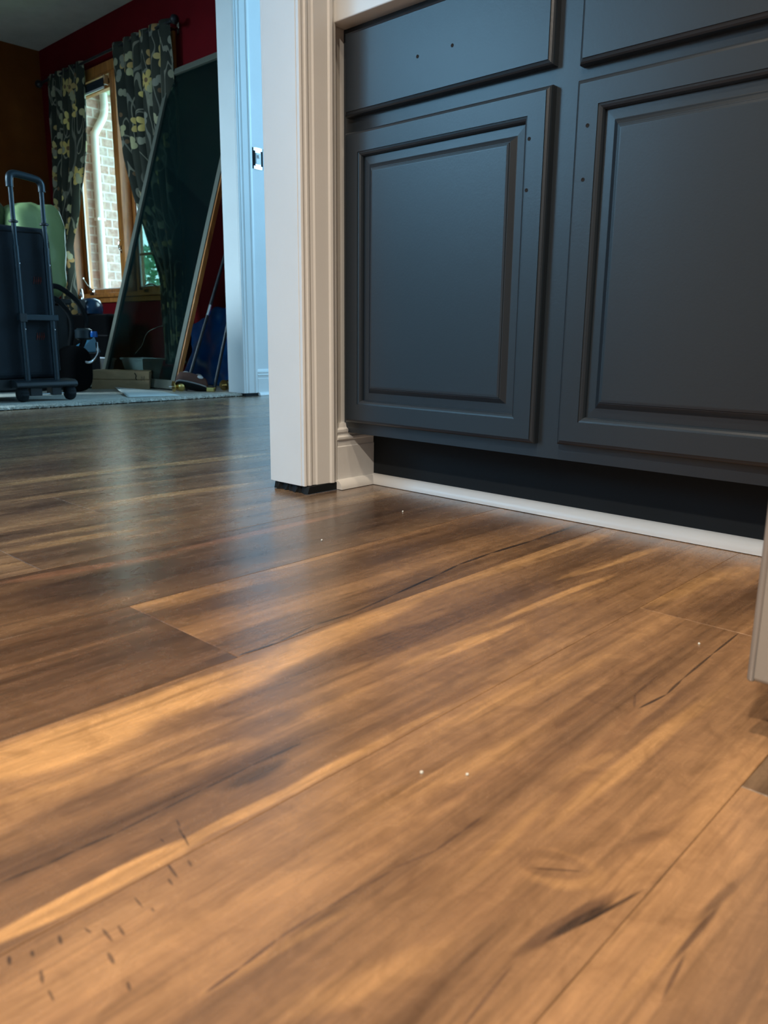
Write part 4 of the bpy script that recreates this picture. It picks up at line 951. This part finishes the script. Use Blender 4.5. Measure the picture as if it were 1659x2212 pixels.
bmesh.ops.convex_hull(bm, input=bm.verts); tag(bevel(finish('folded_blue_bag', bm, mat('dull_blue_cloth', (.015, .11, .20), .7)), .006, 3), 'dull blue folded bag lying on the low black box', 'bag')

# plastic tubs and cord
def tub(x, y, rx, ry, h, label, seed):
    root = empty('plastic_tub', (x, y, .0135), label, 'tub', 'tubs behind the paper bag')
    bm = bmesh.new(); n = 4; loops = []
    for sc, z in ((.72, 0), (.98, h - .012), (1.06, h - .012), (1.06, h), (.97, h), (.94, h - .004), (.70, .004)):
        loops.append([bm.verts.new((x + sx * rx * sc, y + sy * ry * sc, .0137 + z)) for sx, sy in ((-1, -1), (1, -1), (1, 1), (-1, 1))])
    for a, b in zip(loops, loops[1:]):
        for k in range(4): bm.faces.new((a[k], a[(k + 1) % 4], b[(k + 1) % 4], b[k]))
    bm.faces.new(loops[0][::-1]); bm.faces.new(loops[-1])
    local(bevel(finish('tub_body', bm, M['bucket']), .006, 3), root)
    bm = bmesh.new(); box(bm, x - rx * .35, x + rx * .35, y - ry * .92, y - ry * .86, .07, .076); local(finish('moulded_rib', bm, M['bucket']), root)
tub(-5.14, 2.62, .125, .07, .142, 'whitish plastic tub left of the leaning panel, behind the paper bag', 1)
tub(-4.86, 2.80, .14, .08, .145, 'whitish plastic tub seen through the bottom of the leaning panel', 2)
bm = bmesh.new(); tube(bm, catmull([(-5.02, 2.50, .02), (-5.07, 2.50, .04), (-5.135, 2.50, .13), (-5.165, 2.50, .20), (-5.14, 2.50, .212), (-5.05, 2.505, .19), (-4.95, 2.51, .168), (-4.90, 2.51, .155), (-4.88, 2.515, .09), (-4.90, 2.51, .02)], 10), .0042, 8)
tag(finish('cord_loop', bm, M['cord'], smooth=60), 'stiff white cord looping up over the plastic tub', 'cord')
bm = bmesh.new(); pts = [(-4.27, 2.24, .018), (-4.30, 2.10, .018), (-4.28, 2.05, .018), (-4.22, 2.06, .018), (-4.235, 2.12, .018), (-4.245, 2.18, .018)]
tube(bm, catmull(pts, 8), .0032, 8); tag(finish('black_cable', bm, M['cord_dark'], smooth=60), 'thin black cable loop at the left end of the paper bag', 'cable')
bm = bmesh.new(); pts = [(-5.19, 2.50, .0295), (-5.26, 2.42, .0295), (-5.34, 2.40, .0295), (-5.36, 2.45, .0295), (-5.30, 2.51, .0295)]
tube(bm, catmull(pts, 8), .0035, 8); tag(finish('black_cable', bm, M['cord_dark'], smooth=60), 'black cable loop lying on the white board on the carpet', 'cable')
bm = bmesh.new(); box(bm, -5.62, -5.16, 2.22, 2.54, .0138, .026); tag(bevel(finish('flat_board', bm, M['bucket']), .002), 'flat white board lying on the carpet behind the rolling bag', 'board')

# ------------------------------------------------------------------ brown paper bag lying on its side
def paper_bag():
    A = Vector((-4.205, 2.10, .0138)); a = math.radians(50.5); Lx, D_, H_ = .315, .150, .104
    bm = bmesh.new(); bmesh.ops.create_grid(bm, x_segments=1, y_segments=1, size=1); bm.clear()
    N = (30, 14, 10)
    bmesh.ops.create_cube(bm, size=1)
    bmesh.ops.subdivide_edges(bm, edges=bm.edges[:], cuts=15, use_grid_fill=True)
    for v in bm.verts:
        p = v.co + Vector((.5, .5, .5)); x, y, z = p
        bulge = math.sin(PI * x) * math.sin(PI * z)
        crease = mnoise.noise((x * 7, z * 4 + y * 3, 2.0)); c2 = abs(mnoise.noise((x * 4 + z * 3, z * 2, 5.0)))
        q = Vector((x * Lx, y * D_, z * H_))
        if y < .5: q.y += (-.006 * bulge + .012 * c2 * x) * (1 - y) + (.006 if abs(z - .52) < .04 else 0) * (1 - y)
        q.z += .006 * crease * z * x - .006 * z * x
        q.x += .006 * mnoise.noise((y * 5, z * 5, 8)) * x
        if z < .01: q.z = 0
        v.co = q
    bm.transform(Matrix.Rotation(a, 4, 'Z'))
    root = finish('paper_bag', bm, M['kraft'], smooth=24, loc=tuple(A))
    tag(root, 'folded brown paper bag lying on the carpet in front of the leaning panel', 'paper bag')
    bm = bmesh.new(); R_ = Matrix.Rotation(a, 3, 'Z')
    pts = [(.238, -.0045, .09), (.246, -.006, .075), (.243, -.006, .06), (.249, -.004, .052)]
    tube(bm, [R_ @ Vector(p) for p in catmull(pts, 5)], .0024, 6); o = finish('fold_gap', bm, M['dark']); o.parent = root
    ink = bmesh.new()
    for (x, z, dx, dz) in ((.272, .045, .004, .025), (.277, .070, .006, -.02), (.284, .052, .005, .02), (.290, .045, .0, .028)):
        tube(ink, [R_ @ Vector((x, -.0055, z)), R_ @ Vector((x + dx, -.0055, z + dz))], .0007, 5)
    o = finish('pencil_marks', ink, M['black_plastic']); o.parent = root
paper_bag()
# sheet of paper
def sheet():
    c = [Vector((-4.045, 2.150, .030)), Vector((-3.80, 2.295, .0155)), Vector((-3.46, 2.195, .0152)), Vector((-3.55, 1.955, .0152))]
    bm = bmesh.new(); N = 14; g = []
    for j in range(N + 1):
        row = []
        for i in range(N + 1):
            u, v = i / N, j / N
            p = (c[0] * (1 - u) + c[3] * u) * (1 - v) + (c[1] * (1 - u) + c[2] * u) * v
            p.z = max(.0148, p.z) + .0015 * (1 + mnoise.noise((u * 3, v * 3, 0))); row.append(bm.verts.new(p))
        g.append(row)
    for j in range(N):
        for i in range(N): bm.faces.new((g[j][i], g[j][i + 1], g[j + 1][i + 1], g[j + 1][i]))
    o = finish('paper_sheet', bm, M['paper'], smooth=180); m = o.modifiers.new('s', 'SOLIDIFY'); m.thickness = .0006
    tag(o, 'white sheet of paper lying on the carpet in front of the brown paper bag', 'paper')
sheet()
# ------------------------------------------------------------------ slipper with white dots
def slipper():
    cx_, cy_ = -3.695, 2.420
    root = empty('slipper', (cx_, cy_, .0135), 'small brown slipper with white dots tipped on its side', 'slipper')
    T = Matrix.Translation((cx_, cy_, .061)) @ Matrix.Rotation(math.radians(62), 4, 'Z') @ Matrix.Rotation(math.radians(14), 4, 'Y') @ Matrix.Rotation(math.radians(-28), 4, 'X')
    def shell(lz0, lz1, m, name, wsc=1, grow=0):
        bm = bmesh.new(); n = 28; secs = []
        for k in range(13):
            t = k / 12; x = -.085 + .17 * t
            wd = (.030 + .010 * math.sin(PI * min(1, t * 1.1))) * wsc * (1 if .04 < t < .96 else .55); hh = (lz1 - lz0) * (1 if lz1 < .01 else (.55 + .45 * math.sin(PI * (.25 + .6 * t))))
            hh *= (.55 if t > .97 or t < .03 else 1)
            secs.append([bm.verts.new(T @ Vector((x, wd * math.cos(a_), lz0 + hh * (.5 + .5 * math.sin(a_))))) for a_ in [2 * PI * i / n for i in range(n)]])
        for a, b in zip(secs, secs[1:]):
            for i in range(n): bm.faces.new((a[i], a[(i + 1) % n], b[(i + 1) % n], b[i]))
        bm.faces.new(secs[0][::-1]); bm.faces.new(secs[-1]); bmesh.ops.recalc_face_normals(bm, faces=bm.faces)
        return local(finish(name, bm, m, smooth=60), root)
    shell(-.030, -.018, M['black_rubber'], 'sole', 1.06); shell(-.019, -.012, M['shoe_white'], 'fleece_edge', 1.08); shell(-.016, .052, M['shoe'], 'upper')
    bm = bmesh.new(); lathe(bm, [(.022, 0), (.026, .004), (.022, .008), (.016, .004), (.001, .002)], 20, T @ Matrix.Translation((-.045, 0, .040)) @ Matrix.Rotation(-.35, 4, 'Y')); local(finish('opening', bm, M['shoe_white'], smooth=50), root)
    for (x, y, z) in ((.030, -.006, .0505), (.052, .018, .040), (.005, .030, .036), (.035, -.034, .028)):
        bm = bmesh.new(); d = Vector((0, y * 1.2, z)).normalized()
        lathe(bm, [(.0165, 0), (.0165, .0012), (.014, .0022)], 20, T @ Matrix.Translation((x, y, z)) @ d.to_track_quat('Z', 'Y').to_matrix().to_4x4()); o = local(finish('white_dot', bm, M['shoe_white'], smooth=40), root)
slipper()
def knob(cx_, cy_, rz, label, roll=90):
    root = empty('door_knob', (cx_, cy_, .0135), label, 'door knob', 'brass door knobs on the carpet')
    T = Matrix.Translation((cx_, cy_, .0435)) @ Matrix.Rotation(rz, 4, 'Z') @ Matrix.Rotation(math.radians(90), 4, 'Y')
    bm = bmesh.new(); lathe(bm, [(.006, .012), (.014, .014), (.022, .022), (.0275, .034), (.0275, .044), (.022, .054), (.010, .059), (.001, .060)], 32, T); local(finish('knob', bm, M['brass'], smooth=60), root)
    bm = bmesh.new(); lathe(bm, [(.0295, -.006), (.0295, -.002), (.024, .004), (.012, .010), (.010, .016)], 32, T); local(finish('rose', bm, M['brass'], smooth=60), root)
    bm = bmesh.new(); lathe(bm, [(.004, -.03), (.004, -.005)], 10, T); local(finish('spindle', bm, M['chrome'], smooth=60), root)
knob(-3.72, 2.325, math.radians(75), 'brass door knob lying left of the brown slipper')
knob(-3.655, 2.605, math.radians(110), 'brass door knob lying beside the white door casing')
bm = bmesh.new(); box(bm, -.022, .022, -.012, .012, 0, .024)
lt = finish('latch_piece', bm, M['brass'], loc=(-3.62, 2.49, .0138)); lt.rotation_euler[2] = .6; bevel(lt, .003); tag(lt, 'small brass latch between the slipper and the brass knob', 'latch')
# power adapter on the wall with its thin cord
pa = empty('power_adapter', (-4.63, 2.99, .365), 'small grey adapter on the wall seen through the leaning panel', 'adapter')
bm = bmesh.new(); box(bm, -4.66, -4.575, YW - .03, YW - .0005, .335, .395); local(bevel(finish('adapter_body', bm, M['bucket']), .004), pa)
bm = bmesh.new(); tube(bm, catmull([(-4.66, 2.992, .37), (-4.80, 2.95, .375), (-4.90, 2.88, .33), (-5.0, 2.885, .24), (-5.10, 2.885, .18)], 8), .0022, 6); local(finish('adapter_cord', bm, M['cord'], smooth=60), pa)

# ------------------------------------------------------------------ light switch without cover plate on the hall partition
sw = empty('light_switch', (XO, 2.69, 1.195), 'bare light switch without a cover plate on the hall wall', 'light switch')
bm = bmesh.new(); box(bm, XO + .0005, XO + .0012, 2.632, 2.699, 1.145, 1.245); local(finish('wall_box', bm, M['dark']), sw)
bm = bmesh.new(); box(bm, XO + .0012, XO + .004, 2.649, 2.683, 1.143, 1.247); box(bm, XO + .0012, XO + .0035, 2.639, 2.693, 1.231, 1.246); box(bm, XO + .0012, XO + .0035, 2.639, 2.693, 1.144, 1.159); local(bevel(finish('mounting_yoke', bm, M['chrome']), .0012), sw)
bm = bmesh.new(); box(bm, XO + .004, XO + .009, 2.651, 2.681, 1.168, 1.222); box(bm, XO + .009, XO + .017, 2.661, 2.671, 1.196, 1.212); local(bevel(finish('toggle', bm, M['white_trim']), .001), sw)
for z in (1.238, 1.152):
    bm = bmesh.new(); lathe(bm, [(.0032, 0), (.0032, .001), (.001, .0016)], 12, Matrix.Translation((XO + .004, 2.666, z)) @ Matrix.Rotation(PI / 2, 4, 'Y')); local(finish('screw', bm, M['chrome']), sw)

# ------------------------------------------------------------------ outside the window
tag(boxobj('ground', (-14, 2, YW + .15, 14, -.5, -.4), M['grass']), kind='structure')
tag(boxobj('brick_wall', (-6.52, -6.22, YW + .141, 3.475, -.4, 2.16), M['brick']), 'weathered brick wing wall just outside the window', 'wall')
tag(boxobj('soffit', (-7.2, -4.0, YW + .141, 3.62, 2.16, 2.20), M['soffit']), 'striped white soffit above the brick wing wall', 'soffit')
def downspout():
    root = empty('downspout', (-6.18, 3.27, -.4), 'white downspout with elbow running down the brick wing wall', 'downspout')
    bm = bmesh.new(); tube(bm, catmull([(-6.186, 3.262, -.39), (-6.186, 3.262, 1.0), (-6.186, 3.262, 1.78), (-6.186, 3.275, 1.86), (-6.186, 3.34, 1.97), (-6.186, 3.36, 2.04), (-6.186, 3.36, 2.158)], 6), .029, 20); local(finish('pipe', bm, M['downspout'], smooth=60), root)
    for z in (.2, 1.2):
        bm = bmesh.new(); box(bm, -6.2185, -6.155, 3.228, 3.296, z, z + .02); local(finish('strap', bm, M['downspout']), root)
downspout()
def bush(name, c, r, n, seed, label):
    root = empty(name, (c[0], c[1], -.4), label, 'shrub', 'shrubs outside the window'); rnd = random.Random(seed)
    bm = bmesh.new()
    for k in range(n):
        th, ph = rnd.uniform(0, 2 * PI), math.acos(rnd.uniform(-.9, 1)); rr = rnd.uniform(.55, 1) ** .5
        p = Vector((c[0] + r[0] * rr * math.sin(ph) * math.cos(th), c[1] + r[1] * rr * math.sin(ph) * math.sin(th), c[2] + r[2] * rr * math.cos(ph)))
        s_ = rnd.uniform(.03, .06); d = Vector((rnd.gauss(0, 1), rnd.gauss(0, 1), rnd.gauss(0, 1))).normalized(); e = d.orthogonal().normalized()
        q = [p - d * s_, p + e * s_ * .45, p + d * s_, p - e * s_ * .45]
        bm.faces.new([bm.verts.new(v_) for v_ in q])
    o = local(finish('foliage', bm, M['leaf']), root); o['kind'] = 'stuff'
    bm = bmesh.new()
    for k in range(5):
        tube(bm, catmull([(c[0] + .03 * k, c[1], -.4), (c[0] + .1 * (k - 2), c[1] + .05 * k, c[2] - .2), (c[0] + r[0] * .5 * (k - 2) / 2, c[1], c[2] + r[2] * .4)]), [.02] * 9 + [.01] * 8, 6)
    local(finish('stems', bm, M['oak']), root)
bush('shrub', (-9.5, 5.9, .5), (1.3, .9, 1.0), 6000, 2, 'leafy green shrub seen through the lower right window pane')
